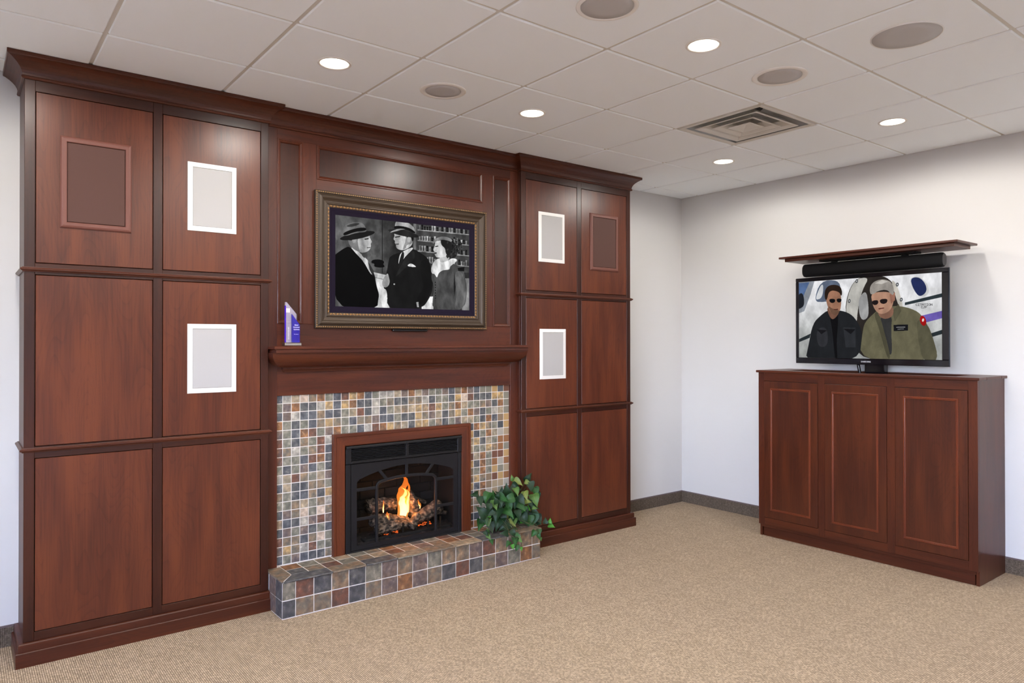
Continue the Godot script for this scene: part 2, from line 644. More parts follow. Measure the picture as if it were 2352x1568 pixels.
func build_wall_cabinets() -> void:
	var info := [[-0.258, 0.873, true], [2.683, 3.815, false]]
	for a in info:
		var x0: float = a[0]
		var x1: float = a[1]
		var left: bool = a[2]
		var t := thing("wall_cabinet", LABEL_LEFT if left else LABEL_RIGHT, "cabinet", Vector3((x0 + x1) * 0.5, 0, 0.15), "built-in cherry cabinets flanking the fireplace")
		var xm := (x0 + x1) * 0.5
		part(t, "carcass", box(Vector3(x0 + 0.003, 0.0, 0.0), Vector3(x1 - 0.003, H - 0.012, 0.285), 0.001), M.gap)
		for s in [x0, x1 - 0.019]:
			part(t, "side_panel", box(Vector3(s, 0.0, 0.0), Vector3(s + 0.019, H - 0.01, 0.291), 0.001), M.stile)
		var sw := 0.042
		for s in [[x0, x0 + sw], [xm - 0.0215, xm + 0.0215], [x1 - sw, x1]]:
			part(t, "stile", box(Vector3(s[0], 0.105, 0.29), Vector3(s[1], H - 0.012, FACE), 0.0015), M.frame_v)
		for h in [x0 + sw, xm + 0.0215]:
			var e: float = xm - 0.0215 if h < xm else x1 - sw
			for r in [[0.105, 0.145], [0.955, 1.008], [1.814, 1.867], [2.672, H - 0.012]]:
				part(t, "rail", box(Vector3(h, r[0], 0.29), Vector3(e, r[1], FACE - 0.0002), 0.001), M.frame_h)
			for r in ROWS:
				part(t, "door_panel", box(Vector3(h + 0.0032, r[0] + 0.0012, 0.291), Vector3(e - 0.0032, r[1] - 0.0012, FACE - 0.0004), 0.0015), M.veneer)
		# mouldings run round the front and the free side
		var front := [Vector3(x0, 0, 0.0), Vector3(x0, 0, FACE), Vector3(x1, 0, FACE), Vector3(x1, 0, MID)]
		if not left:
			front = [Vector3(x0, 0, MID), Vector3(x0, 0, FACE), Vector3(x1, 0, FACE), Vector3(x1, 0, 0.0)]
		var lift := func(y: float) -> Array:
			return front.map(func(v: Vector3) -> Vector3: return v + Vector3(0, y, 0))
		var mould := [Vector2(0, 0), Vector2(0.007, 0.0), Vector2(0.008, 0.004), Vector2(0.013, 0.006), Vector2(0.0165, 0.010), Vector2(0.0165, 0.014), Vector2(0.013, 0.0175), Vector2(0.008, 0.0185), Vector2(0.007, 0.022), Vector2(0, 0.022)]
		part(t, "moulding", plan_sweep(mould, lift.call(1.826)), M.rail)
		part(t, "moulding", plan_sweep(mould, lift.call(0.983)), M.rail)
		part(t, "crown", plan_sweep(CROWN, lift.call(H - 0.1068)), M.rail)
		var basep := [Vector2(0, 0), Vector2(0.030, 0.0), Vector2(0.030, 0.064), Vector2(0.027, 0.068), Vector2(0.0195, 0.068), Vector2(0.0195, 0.100), Vector2(0.016, 0.105), Vector2(0, 0.105)]
		part(t, "base", plan_sweep(basep, lift.call(0.0)), M.rail)

const LABEL_LEFT := "tall cherry wall cabinet at the end of the mantel where the glass award stands"
const LABEL_RIGHT := "tall cherry wall cabinet standing behind the ivy plant, next to the room corner"

# ------------------------------------------------------------------ fireplace panelling and mantel
const CX0 := 0.873
const CX1 := 2.683

func build_fireplace_panelling() -> void:
	var t := thing("fireplace_panelling", "cherry panelled chimney breast with recessed panels around the gold picture frame", "panelling", Vector3(1.778, 0.21, 0.13))
	part(t, "backing", box(Vector3(CX0, 1.19, 0.0), Vector3(CX1, H - 0.012, 0.238), 0.001), M.gap)
	var z0 := 0.236
	for s in [[CX0, 0.938], [2.618, CX1]]:
		part(t, "stile", box(Vector3(s[0], 0.2088, z0), Vector3(s[1], H - 0.012, MID), 0.0008), M.mantel_v)
	for s in [[1.090, 1.174], [2.376, 2.464]]:
		part(t, "stile", box(Vector3(s[0], 1.601, z0), Vector3(s[1], 2.665, MID), 0.0008), M.mantel_v)
	part(t, "rail", box(Vector3(0.938, 2.665, z0), Vector3(2.618, H - 0.012, MID), 0.0008), M.mantel)
	part(t, "rail", box(Vector3(1.174, 1.601, z0), Vector3(2.376, 2.460, MID), 0.0008), M.mantel)
	part(t, "rail", box(Vector3(0.938, 1.440, z0), Vector3(2.618, 1.601, MID - 0.0004), 0.0008), M.mantel)
	part(t, "frieze_board", box(Vector3(0.938, 1.187, z0), Vector3(2.618, 1.440, MID - 0.0008), 0.0008), M.mantel)
	var prof := [Vector2(0.0, -0.012), Vector2(0.0, 0.003), Vector2(0.003, 0.005), Vector2(0.007, 0.005), Vector2(0.009, 0.002), Vector2(0.013, 0.0), Vector2(0.018, -0.003), Vector2(0.022, -0.009), Vector2(0.024, -0.012)]
	for r in [[0.938, 1.601, 1.090, 2.665, true], [1.174, 2.460, 2.376, 2.665, false], [2.464, 1.601, 2.618, 2.665, true]]:
		var panel := part(t, "recessed_panel", box(Vector3(r[0] + 0.001, r[1] + 0.001, z0), Vector3(r[2] - 0.001, r[3] - 0.001, MID - 0.010), 0.0005), M.inset)
		var st := mb()
		sweep(st, prof, rect_path(r[0], r[1], r[2], r[3], MID), Vector3.BACK, true)
		part(panel, "panel_moulding", st, M.mantel_v if r[4] else M.mantel)
	var crown := [Vector3(CX0, H - 0.1068, MID), Vector3(CX1, H - 0.1068, MID)]
	part(t, "crown", plan_sweep(CROWN, crown), M.mantel)
	# mantel shelf
	var s := thing("mantel_shelf", "cherry mantel shelf with a coved underside above the slate tiles", "shelf", Vector3(1.778, 1.34, 0.34))
	part(s, "shelf_board", box(Vector3(0.8705, 1.4560, MID), Vector3(2.6855, 1.4715, 0.417), 0.0015), M.mantel)
	part(s, "under_board", box(Vector3(0.8835, 1.4345, MID), Vector3(2.6725, 1.4562, 0.4035), 0.0015), M.mantel)
	var cove := []
	for k in 11:
		var a := k / 10.0 * PI * 0.5
		cove.append(Vector2(0.018 + 0.100 * (1.0 - cos(a)), 1.349 + 0.0855 * sin(a)))
	cove = [Vector2(0.0, 1.349)] + cove + [Vector2(0.0, 1.4345)]
	var ends := [Vector3(0.985, 0, MID), Vector3(0.985, 0, MID + 0.004), Vector3(2.571, 0, MID + 0.004), Vector3(2.571, 0, MID)]
	# flat outer arc: convex quarter towards the room
	var arc := [Vector2(0.0, 1.349)]
	for k in 13:
		var a := k / 12.0 * PI * 0.5
		arc.append(Vector2(0.016 + 0.096 * sin(a), 1.349 + 0.0855 * (1.0 - cos(a))))
	arc.append(Vector2(0.0, 1.4345))
	part(s, "cove", plan_sweep(arc, ends), M.mantel)
	var bead := [Vector2(0, 1.322), Vector2(0.010, 1.322), Vector2(0.012, 1.330), Vector2(0.020, 1.338), Vector2(0.022, 1.343), Vector2(0.022, 1.3505), Vector2(0, 1.3505)]
	part(s, "bead_moulding", plan_sweep(bead, ends), M.mantel)

# ------------------------------------------------------------------ slate mosaic round the firebox
const TILES := [
	"bltwmogbryobglltpotpggpbmopbggybrgb",
	"gpoddlybyoddlgmddmmldggdywrdddyyggd",
	"bplbbmbdgtrdlbgtmtymrygmotggmpdogbg",
	"ogdgbmymgbmmpbbgddymptdmygopdgltgmd",
	"pgborgpoggblroymtdyygmdgpttgdobmygd",
]
const TILES_SIDE := ["rgdmgrl", "rmlgmrb", "rggbrod", "gdgpbgd", "ltrmgtp", "btddmmg", "mgdbmdy", "ggmtgml", "dpmwgwm", "mbdlprp", "dpgpdgb", "rmmbmwg", "pymlrgg", "bgpbddm"]

func build_tile_surround() -> void:
	var t := thing("tile_surround", "small multicoloured slate mosaic tiles with pale grout around the firebox", "tiles", Vector3(1.778, 0.21, 0.2))
	var zb := 0.2425
	var grout := mb()
	cbox(grout, Vector3(0.930, 0.2088, 0.2), Vector3(1.3525, 1.190, zb + 0.0042), 0.0)
	cbox(grout, Vector3(2.1935, 0.2088, 0.2), Vector3(2.626, 1.190, zb + 0.0042), 0.0)
	cbox(grout, Vector3(1.3525, 0.8625, 0.2), Vector3(2.1935, 1.190, zb + 0.0042), 0.0)
	part(t, "grout", grout, M.grout)
	var xs := [0.934]
	for k in 33:
		xs.append(0.977 + 0.05131 * k)
	xs.append(2.625)
	var ys := [1.188]
	for k in 19:
		ys.append(1.1402 - 0.05155 * k)
	var todo := []
	for r in ys.size() - 1:
		for c in xs.size() - 1:
			var x0: float = xs[c]
			var x1: float = xs[c + 1]
			var y1: float = ys[r]
			var y0: float = maxf(ys[r + 1], 0.208)
			if x1 - x0 < 0.006 or y1 - y0 < 0.006:
				continue
			if x0 > 1.283 and x1 < 2.268 and y1 < 0.937:
				continue
			var key := "m"
			if r < 5:
				key = TILES[r][c]
			elif c < 7:
				key = TILES_SIDE[mini(r - 5, 13)][c]
			else:
				var bag := "gglmmdbttpoyyrotymo"
				key = bag[rng.randi() % bag.length()]
			var mid := Vector3((x0 + x1) * 0.5, (y0 + y1) * 0.5, zb)
			todo.append({"area": (x1 - x0) * (y1 - y0) / mid.distance_squared_to(CAM) * absf((CAM - mid).normalized().z), "lo": Vector2(x0, y0), "hi": Vector2(x1, y1), "key": key})
	todo.sort_custom(func(a, b): return a.area > b.area)
	var shapes := []
	for k in 6:
		shapes.append(fin(tile_mesh(0.0476, 0.0476, 0.006, k)))
	var rest := mb()
	for k in todo.size():
		var d: Dictionary = todo[k]
		var c: Vector2 = (d.lo + d.hi) * 0.5
		var size: Vector2 = d.hi - d.lo - Vector2(0.0038, 0.0038)
		var lift := rng.randf_range(-0.0006, 0.0006)
		if k < 300:
			var m: Mesh = shapes[rng.randi() % 6]
			if size.x < 0.046 or size.y < 0.046:
				m = fin(tile_mesh(size.x, size.y, 0.006, 1))
			part(t, "tile", m, M["slate_" + d.key]).position = Vector3(c.x, c.y, zb + lift) - t.position
		else:
			var pc: Array = PALETTE[d.key][0]
			rest.set_color(muted(c8(pc[0], pc[1], pc[2])).srgb_to_linear())
			cbox(rest, Vector3(c.x - size.x * 0.5, c.y - size.y * 0.5, zb), Vector3(c.x + size.x * 0.5, c.y + size.y * 0.5, zb + 0.006 + lift), 0.0015)
	var mixed := std(c8(236, 232, 224), 0.62, 0.0, 0.45)
	mixed.vertex_color_use_as_albedo = true
	var o := part(t, "edge_tiles", rest, mixed)
	o.set_meta("kind", "stuff")

# slate tile in the xy plane with slightly tumbled corners; its back at z = 0
func tile_mesh(w: float, h: float, d: float, seed_: int) -> SurfaceTool:
	var r := RandomNumberGenerator.new()
	r.seed = 77 + seed_
	var st := mb()
	var outer := []
	var n := 3
	var corners := [Vector2(-1, -1), Vector2(1, -1), Vector2(1, 1), Vector2(-1, 1)]
	for k in 4:
		var a: Vector2 = corners[k]
		var b: Vector2 = corners[(k + 1) % 4]
		for j in n:
			var p := a.lerp(b, (j + 0.10) / n if j == 0 else float(j) / n)
			outer.append(Vector2(p.x * w * 0.5, p.y * h * 0.5) * (1.0 - r.randf() * 0.022))
		outer.append(Vector2(a.lerp(b, 0.98).x * w * 0.5, a.lerp(b, 0.98).y * h * 0.5))
	var c := Vector3(0, 0, d * 0.3)
	var e := 0.0014
	for k in outer.size():
		var p: Vector2 = outer[k]
		var q: Vector2 = outer[(k + 1) % outer.size()]
		var pi := p - p.normalized() * e
		var qi := q - q.normalized() * e
		quad(st, Vector3(p.x, p.y, 0), Vector3(q.x, q.y, 0), Vector3(q.x, q.y, d - e), Vector3(p.x, p.y, d - e), c)
		quad(st, Vector3(p.x, p.y, d - e), Vector3(q.x, q.y, d - e), Vector3(qi.x, qi.y, d), Vector3(pi.x, pi.y, d), c)
		tri(st, Vector3(pi.x, pi.y, d), Vector3(qi.x, qi.y, d), Vector3(0, 0, d), c)
	return st

# ------------------------------------------------------------------ hearth
func build_hearth() -> void:
	var t := thing("hearth", "raised slate-tiled hearth step below the firebox", "hearth", Vector3(1.78, 0.0, 0.38))
	var x0 := 0.877
	var x1 := 2.684
	var zf := 0.517
	part(t, "grout_bed", box(Vector3(x0 + 0.0015, 0.0, 0.2), Vector3(x1 - 0.0015, 0.2072, zf - 0.0010), 0.001), M.grout)
	var xs := [x0]
	for k in 17:
		xs.append(0.951 + 0.1037 * k)
	xs.append(x1)
	var keys := ["grdmdgpmpgmmprmpmmg", "dmmrdmpopmdrdmpgomd"]
	for row in 2:
		var y0 := 0.006 if row == 1 else 0.1025
		var y1 := 0.0975 if row == 1 else 0.1960
		for c in xs.size() - 1:
			var w: float = xs[c + 1] - xs[c] - 0.0040
			var o := part(t, "tile", tile_mesh(w, y1 - y0, 0.008, c + row * 30), M["hearth_" + keys[row][c]])
			o.position = Vector3((xs[c] + xs[c + 1]) * 0.5, (y0 + y1) * 0.5, zf - 0.006 + rng.randf_range(-0.0007, 0.0007)) - t.position
	# short side facing the room beside the cabinet base
	var zs := [0.318, 0.420, zf]
	for row in 2:
		var y0 := 0.006 if row == 1 else 0.101
		var y1 := 0.098 if row == 1 else 0.1965
		for c in 2:
			var o := part(t, "tile", tile_mesh(zs[c + 1] - zs[c] - 0.005, y1 - y0, 0.006, 90 + c + row * 2), M["hearth_" + ["p", "d", "p", "d"][c + row * 2]])
			o.position = Vector3(x0 + 0.0045, (y0 + y1) * 0.5, (zs[c] + zs[c + 1]) * 0.5) - t.position
			o.rotation.y = -PI * 0.5
			o = part(t, "tile", tile_mesh(zs[c + 1] - zs[c] - 0.005, y1 - y0, 0.006, 96 + c + row * 2), M["hearth_" + ["d", "m", "p", "g"][c + row * 2]])
			o.position = Vector3(x1 - 0.004, (y0 + y1) * 0.5, (zs[c] + zs[c + 1]) * 0.5) - t.position
			o.rotation.y = PI * 0.5
	# top: two rows of tiles, then a bull-nosed edge
	var top_keys := ["ogmtgmomdgrdmogdo", "dmrgmtrmpmorgdrmg"]
	for c in 17:
		for row in 2:
			var a := 0.957 + 0.1021 * c
			var z0: float = [0.250, 0.345][row]
			var z1: float = [0.345, 0.437][row]
			var o := part(t, "tile", tile_mesh(0.0972 if c < 16 else 0.0885, z1 - z0 - 0.005, 0.008, c * 2 + row + 50), M["hearth_" + top_keys[row][c]])
			o.position = Vector3(a + (0.051 if c < 16 else 0.0465), 0.2005, (z0 + z1) * 0.5) - t.position
			o.rotation.x = -PI * 0.5
	var nose := [Vector2(0.0, 0.1985), Vector2(0.085, 0.1985), Vector2(0.0935, 0.1990), Vector2(0.0955, 0.2020), Vector2(0.0950, 0.2050), Vector2(0.0925, 0.2075), Vector2(0.088, 0.2083), Vector2(0.0, 0.2083)]
	var cap_keys := "dmdgmtdmg"
	for c in 8:
		var a := 0.957 + 0.2042 * c + 0.0020
		var b := 0.957 + 0.2042 * (c + 1) - 0.0020
		if c == 7:
			b = 2.684
		var left := 0.0785 if c == 0 else 0.0
		var st := mb()
		var ring0 := []
		var ring1 := []
		for p in nose:
			var f: float = p.x / 0.0955
			ring0.append(Vector3(a - left * f, p.y, 0.437 + p.x))
			ring1.append(Vector3(b, p.y, 0.437 + p.x))
		cap_piece(st, ring0, ring1)
		part(t, "edge_cap", st, M["hearth_" + cap_keys[c]])
	var st2 := mb()
	var r0 := []
	var r1 := []
	for p in nose:
		var f: float = p.x / 0.0955
		r0.append(Vector3(0.9555 - 0.0815 * f, p.y, 0.2665))
		r1.append(Vector3(0.9555 - 0.0815 * f, p.y, 0.4355 + 0.0955 * f - 0.002 * f))
	cap_piece(st2, r0, r1)
	part(t, "edge_cap", st2, M.hearth_m)

func cap_piece(st: SurfaceTool, a: Array, b: Array) -> void:
	var c := Vector3.ZERO
	for k in a.size():
		c += (a[k] + b[k]) / (2.0 * a.size())
	for k in a.size():
		var j := (k + 1) % a.size()
		quad(st, a[k], b[k], b[j], a[j], c)
	for e in [a, b]:
		for k in range(1, e.size() - 1):
			tri(st, e[0], e[k], e[k + 1], c)

# ------------------------------------------------------------------ firebox
func build_firebox() -> void:
	var f := thing("firebox_frame", "reddish cherry frame around the black fireplace insert", "frame", Vector3(1.772, 0.208, 0.26))
	var prof := [Vector2(0.0, -0.030), Vector2(0.0, 0.008), Vector2(0.002, 0.010), Vector2(0.016, 0.010), Vector2(0.0175, 0.0065), Vector2(0.0195, 0.0065), Vector2(0.021, 0.009), Vector2(0.068, 0.009), Vector2(0.073, 0.007), Vector2(0.076, 0.003), Vector2(0.076, -0.030)]
	var neg := []
	for p in prof:
		neg.append(Vector2(-p.x, p.y))
	var A := Vector3(1.2755, 0.2075, 0.268)
	var B := Vector3(1.2755, 0.9385, 0.268)
	var C := Vector3(2.2685, 0.9385, 0.268)
	var D := Vector3(2.2685, 0.2075, 0.268)
	for leg in [[A, B, B, C, M.trim_v], [B, C, A, D, M.trim_h], [C, D, B, A, M.trim_v]]:
		var st := mb()
		frame_leg(st, neg, leg[0], leg[1], leg[0] == A, leg[1] == D)
		part(f, "jamb" if leg[4] == M.trim_v else "head", st, leg[4])
	# insert
	var t := thing("fireplace_insert", "black metal gas fireplace insert with louvred hood and arched grille", "fireplace", Vector3(1.772, 0.208, 0.14))
	var bx0 := 1.3535
	var bx1 := 2.1925
	var by0 := 0.2085
	var by1 := 0.8615
	var body := mb()
	cbox(body, Vector3(bx0, by0, 0.005), Vector3(bx1, by1, 0.020), 0.0)
	cbox(body, Vector3(bx0, by0, 0.020), Vector3(bx0 + 0.03, by1, 0.262), 0.0)
	cbox(body, Vector3(bx1 - 0.03, by0, 0.020), Vector3(bx1, by1, 0.262), 0.0)
	cbox(body, Vector3(bx0 + 0.03, by0, 0.020), Vector3(bx1 - 0.03, by0 + 0.012, 0.262), 0.0)
	cbox(body, Vector3(bx0 + 0.03, 0.725, 0.020), Vector3(bx1 - 0.03, by1, 0.240), 0.0)
	part(t, "firebox", body, M.iron_dark)
	# pressed brick panel at the back
	var row := 0
	var y := 0.225
	while y < 0.70:
		var x := bx0 + 0.032 - (0.09 if row % 2 == 1 else 0.0)
		while x < bx1 - 0.035:
			var a := maxf(x, bx0 + 0.032)
			var b := minf(x + 0.176, bx1 - 0.032)
			if b - a > 0.02:
				part(t, "brick", box(Vector3(a, y, 0.018), Vector3(b, y + 0.056, 0.028), 0.002), M.firebrick)
			x += 0.18
		y += 0.06
		row += 1
	# hood with louvres
	var hood := part(t, "hood", hood_mesh(bx0, bx1), M.iron)
	for side in [[1.389, 1.765], [1.785, 2.157]]:
		for k in 8:
			var ly := 0.7685 + k * 0.0092
			var st := mb()
			var q := [Vector3(side[0], ly, 0.278), Vector3(side[0], ly + 0.0028, 0.278), Vector3(side[0], ly + 0.0045, 0.262), Vector3(side[0], ly + 0.0017, 0.262)]
			var q2 := q.map(func(v: Vector3) -> Vector3: return Vector3(side[1], v.y, v.z))
			cap_piece(st, q, q2)
			part(hood, "louvre", st, M.iron)
	var knob := mb(true)
	tube(knob, [Vector3(1.774, 0.848, 0.278), Vector3(1.774, 0.848, 0.285), Vector3(1.774, 0.848, 0.291)], [0.009, 0.009, 0.005], 14)
	part(hood, "knob", knob, M.iron)
	# arched front: plate, inner arch, spokes
	var plate := mb()
	var inner := arch_outline(1.4265, 2.1285, 0.249, 0.640, 0.711, 24)
	plate_ring(plate, inner, Vector2(1.389, 0.2205), Vector2(2.165, 0.7475), 0.262, 0.274)
	var face := part(t, "arched_front", plate, M.iron)
	var surround := mb()
	cbox(surround, Vector3(bx0 + 0.001, by0, 0.255), Vector3(1.386, 0.750, 0.2765), 0.002)
	cbox(surround, Vector3(2.168, by0, 0.255), Vector3(bx1 - 0.001, 0.750, 0.2765), 0.002)
	cbox(surround, Vector3(1.386, by0, 0.255), Vector3(2.168, 0.2175, 0.2765), 0.002)
	part(t, "casing", surround, M.iron)
	var arch := arch_outline(1.5635, 1.9915, 0.249, 0.607, 0.6375, 16)
	var path := []
	for p in arch:
		path.append(Vector3(p.x, p.y, 0.268))
	var ap := mb()
	sweep(ap, [Vector2(-0.0085, -0.006), Vector2(-0.0085, 0.006), Vector2(-0.006, 0.0085), Vector2(0.006, 0.0085), Vector2(0.0085, 0.006), Vector2(0.0085, -0.006)], path, Vector3.BACK)
	part(face, "arch_bar", ap, M.iron)
	for s in [[1.577, 0.697, 1.632, 0.632], [1.775, 0.712, 1.775, 0.640], [1.973, 0.697, 1.920, 0.632], [1.426, 0.587, 1.560, 0.587], [1.426, 0.407, 1.560, 0.407], [2.129, 0.587, 1.995, 0.587], [2.129, 0.409, 1.995, 0.409]]:
		var sp := mb()
		sweep(sp, [Vector2(-0.0095, -0.004), Vector2(-0.0095, 0.004), Vector2(-0.007, 0.006), Vector2(0.007, 0.006), Vector2(0.0095, 0.004), Vector2(0.0095, -0.004)], [Vector3(s[0], s[1], 0.267), Vector3(s[2], s[3], 0.267)], Vector3.BACK)
		part(face, "spoke", sp, M.iron)
	part(t, "glass_pane", box(Vector3(1.392, 0.222, 0.2570), Vector3(2.162, 0.742, 0.2595), 0.0), M.dark_glass)
	# burner tray with grate
	part(t, "burner_tray", box(Vector3(1.50, 0.2205, 0.05), Vector3(2.13, 0.262, 0.235), 0.004), M.iron_dark)
	for k in 6:
		var gx := 1.58 + k * 0.094
		var st := mb()
		tube(st, [Vector3(gx, 0.262, 0.232), Vector3(gx, 0.315, 0.234), Vector3(gx, 0.330, 0.236)], [0.006, 0.006, 0.005], 8)
		part(t, "grate_post", st, M.iron_dark)
	ember_bed()
	logs_and_flames()

func hood_mesh(x0: float, x1: float) -> SurfaceTool:
	var st := mb()
	cbox(st, Vector3(x0 + 0.001, 0.7515, 0.240), Vector3(1.389, 0.8600, 0.281), 0.003)
	cbox(st, Vector3(2.157, 0.7515, 0.240), Vector3(x1 - 0.001, 0.8600, 0.281), 0.003)
	cbox(st, Vector3(1.765, 0.7640, 0.255), Vector3(1.785, 0.8470, 0.280), 0.002)
	cbox(st, Vector3(1.389, 0.7515, 0.240), Vector3(2.157, 0.7655, 0.281), 0.003)
	var pr := [Vector3(x0 + 0.001, 0.845, 0.245), Vector3(x0 + 0.001, 0.845, 0.284), Vector3(x0 + 0.001, 0.852, 0.2845), Vector3(x0 + 0.001, 0.8600, 0.279), Vector3(x0 + 0.001, 0.8605, 0.245)]
	cap_piece(st, pr, pr.map(func(v: Vector3) -> Vector3: return Vector3(x1 - 0.001, v.y, v.z)))
	return st

# closed outline, anticlockwise from the lower left corner: straight sides and a low arch with rounded shoulders
func arch_outline(x0: float, x1: float, y0: float, ys: float, yt: float, n: int) -> Array:
	var pts := [Vector2(x0, y0)]
	pts.append(Vector2(x0, ys - 0.03))
	pts.append(Vector2(x0, ys - 0.012))
	pts.append(Vector2(x0 + 0.005, ys))
	for k in n + 1:
		var f := k / float(n)
		var x := lerpf(x0 + 0.020, x1 - 0.020, f)
		var c := 2.0 * f - 1.0
		pts.append(Vector2(x, lerpf(ys + 0.012, yt, 1.0 - c * c)))
	pts.append(Vector2(x1 - 0.005, ys))
	pts.append(Vector2(x1, ys - 0.012))
	pts.append(Vector2(x1, ys - 0.03))
	pts.append(Vector2(x1, y0))
	return pts

func plate_ring(st: SurfaceTool, inner: Array, lo: Vector2, hi: Vector2, z0: float, z1: float) -> void:
	var c := (lo + hi) * 0.5
	var ring := []
	var ext := []
	var pts := []
	for k in inner.size():
		var a: Vector2 = inner[k]
		var b: Vector2 = inner[(k + 1) % inner.size()]
		var steps := maxi(1, int(a.distance_to(b) / 0.04))
		for j in steps:
			pts.append(a.lerp(b, j / float(steps)))
	for p in pts:
		var d: Vector2 = p - c
		var s := minf((hi.x - c.x) / maxf(absf(d.x), 1e-5), (hi.y - c.y) / maxf(absf(d.y), 1e-5))
		ring.append(p)
		ext.append(c + d * s)
	# pull the nearest outer points onto the four corners
	for cr in [lo, Vector2(hi.x, lo.y), hi, Vector2(lo.x, hi.y)]:
		var best := 0
		for k in ext.size():
			if ext[k].distance_to(cr) < ext[best].distance_to(cr):
				best = k
		ext[best] = cr
	for k in ring.size():
		var j := (k + 1) % ring.size()
		var a: Vector2 = ring[k]
		var b: Vector2 = ring[j]
		var e: Vector2 = ext[k]
		var g: Vector2 = ext[j]
		var m := Vector3((a.x + g.x) * 0.5, (a.y + g.y) * 0.5, (z0 + z1) * 0.5)
		quad(st, Vector3(a.x, a.y, z1), Vector3(b.x, b.y, z1), Vector3(g.x, g.y, z1), Vector3(e.x, e.y, z1), m)
		quad(st, Vector3(a.x, a.y, z0), Vector3(b.x, b.y, z0), Vector3(g.x, g.y, z0), Vector3(e.x, e.y, z0), m)
		quad(st, Vector3(a.x, a.y, z0), Vector3(b.x, b.y, z0), Vector3(b.x, b.y, z1), Vector3(a.x, a.y, z1), m)
		quad(st, Vector3(e.x, e.y, z0), Vector3(g.x, g.y, z0), Vector3(g.x, g.y, z1), Vector3(e.x, e.y, z1), m)

# one leg of a mitred rectangular frame; profile (a, b): a towards the opening is negative
func frame_leg(st: SurfaceTool, prof: Array, p: Vector3, q: Vector3, square_start: bool, square_end: bool) -> void:
	var d := (q - p).normalized()
	var side := Vector3.BACK.cross(d)
	var r0 := []
	var r1 := []
	for v in prof:
		var o: Vector3 = side * v.x + Vector3.BACK * v.y
		r0.append(p + o + (Vector3.ZERO if square_start else d * -v.x))
		r1.append(q + o + (Vector3.ZERO if square_end else d * v.x))
	for k in prof.size() - 1:
		st.add_vertex(r0[k])
		st.add_vertex(r1[k])
		st.add_vertex(r1[k + 1])
		st.add_vertex(r0[k])
		st.add_vertex(r1[k + 1])
		st.add_vertex(r0[k + 1])

func ember_bed() -> void:
	var n := FastNoiseLite.new()
	n.seed = 8
	n.frequency = 22.0
	n.fractal_octaves = 3
	var st := mb(true)
	var x0 := 1.39
	var x1 := 2.16
	var z0 := 0.03
	var z1 := 0.252
	var nx := 90
	var nz := 28
	var hgt := func(i: int, j: int) -> Vector3:
		var x := lerpf(x0, x1, i / float(nx))
		var z := lerpf(z0, z1, j / float(nz))
		var d := sin(PI * j / nz) * 0.6 + 0.4
		return Vector3(x, 0.228 + (0.030 + n.get_noise_2d(x, z) * 0.026) * d, z)
	for i in nx:
		for j in nz:
			var a: Vector3 = hgt.call(i, j)
			var b: Vector3 = hgt.call(i + 1, j)
			var c: Vector3 = hgt.call(i + 1, j + 1)
			var d: Vector3 = hgt.call(i, j + 1)
			quad(st, a, b, c, d, Vector3(a.x, -10, a.z))
	var o := MeshInstance3D.new()
	o.name = "ember_bed"
	o.mesh = fin(st)
	var m := std(c8(92, 82, 84), 0.9)
	m.albedo_texture = noise_tex(0.08, 3, 31)
	tri_world(m, Vector3.ONE * 9.0)
	o.material_override = m
	o.set_meta("label", "bed of grey lava granules under the fireplace logs")
	o.set_meta("category", "granules")
	o.set_meta("kind", "stuff")
	add_child(o, true)

func log_piece(label: String, pts: Array, radii: Array, sd: int, m: Material, twig := []) -> void:
	var o := thing("fire_log", label, "log", pts[0] - Vector3(0, radii[0], 0), "ceramic logs in the firebox")
	var fine := []
	var rad := []
	var steps := 18
	for k in steps + 1:
		var f := k / float(steps) * (pts.size() - 1)
		var i := mini(int(f), pts.size() - 2)
		fine.append(pts[i].lerp(pts[i + 1], f - i))
		rad.append(lerpf(radii[i], radii[i + 1], f - i))
	var st := mb(true)
	for k in rad.size():
		rad[k] *= 1.12
	tube(st, fine, rad, 18, 0.16, sd)
	part(o, "bark", st, m)
	if twig.size() > 0:
		var st2 := mb(true)
		tube(st2, twig, [radii[0] * 0.55, radii[0] * 0.5, radii[0] * 0.42], 12, 0.12, sd + 5)
		part(o, "branch_stub", st2, m)

func flame(label: String, base: Vector3, height: float, width: float, lean: float, sd: int) -> void:
	var o := thing("flame", label, "flame", base, "gas flames among the logs")
	var n := FastNoiseLite.new()
	n.seed = sd
	n.frequency = 1.0
	for layer in 2:
		var st := SurfaceTool.new()
		st.begin(Mesh.PRIMITIVE_TRIANGLES)
		st.set_smooth_group(0)
		var scale_ := 1.0 if layer == 0 else 0.62
		var hh := height * (1.0 if layer == 0 else 0.72)
		var rows := 16
		var sides := 12
		var pt := func(k: int, j: int) -> Vector3:
			var f := k / float(rows)
			var r := width * 0.5 * scale_ * pow(sin(PI * clampf(0.16 + f * 0.84, 0.0, 1.0)), 0.8) * (1.0 - f * 0.45)
			if k == rows:
				r = 0.0
			var sway := n.get_noise_2d(f * 2.2, sd) * width * 0.55 * f + lean * f * f
			var a := TAU * j / sides
			return base + Vector3(sway + cos(a) * r, f * hh, sin(a) * r * 0.55)
		for k in rows:
			for j in sides:
				var q := [[k, j], [k + 1, j], [k + 1, j + 1], [k, j], [k + 1, j + 1], [k, j + 1]]
				for v in q:
					st.set_uv(Vector2(0.5, 1.0 - v[0] / float(rows)))
					st.add_vertex(pt.call(v[0], v[1] % sides))
		st.generate_normals()
		part(o, "outer_flame" if layer == 0 else "core", st.commit(), M.flame_outer if layer == 0 else M.flame_core)

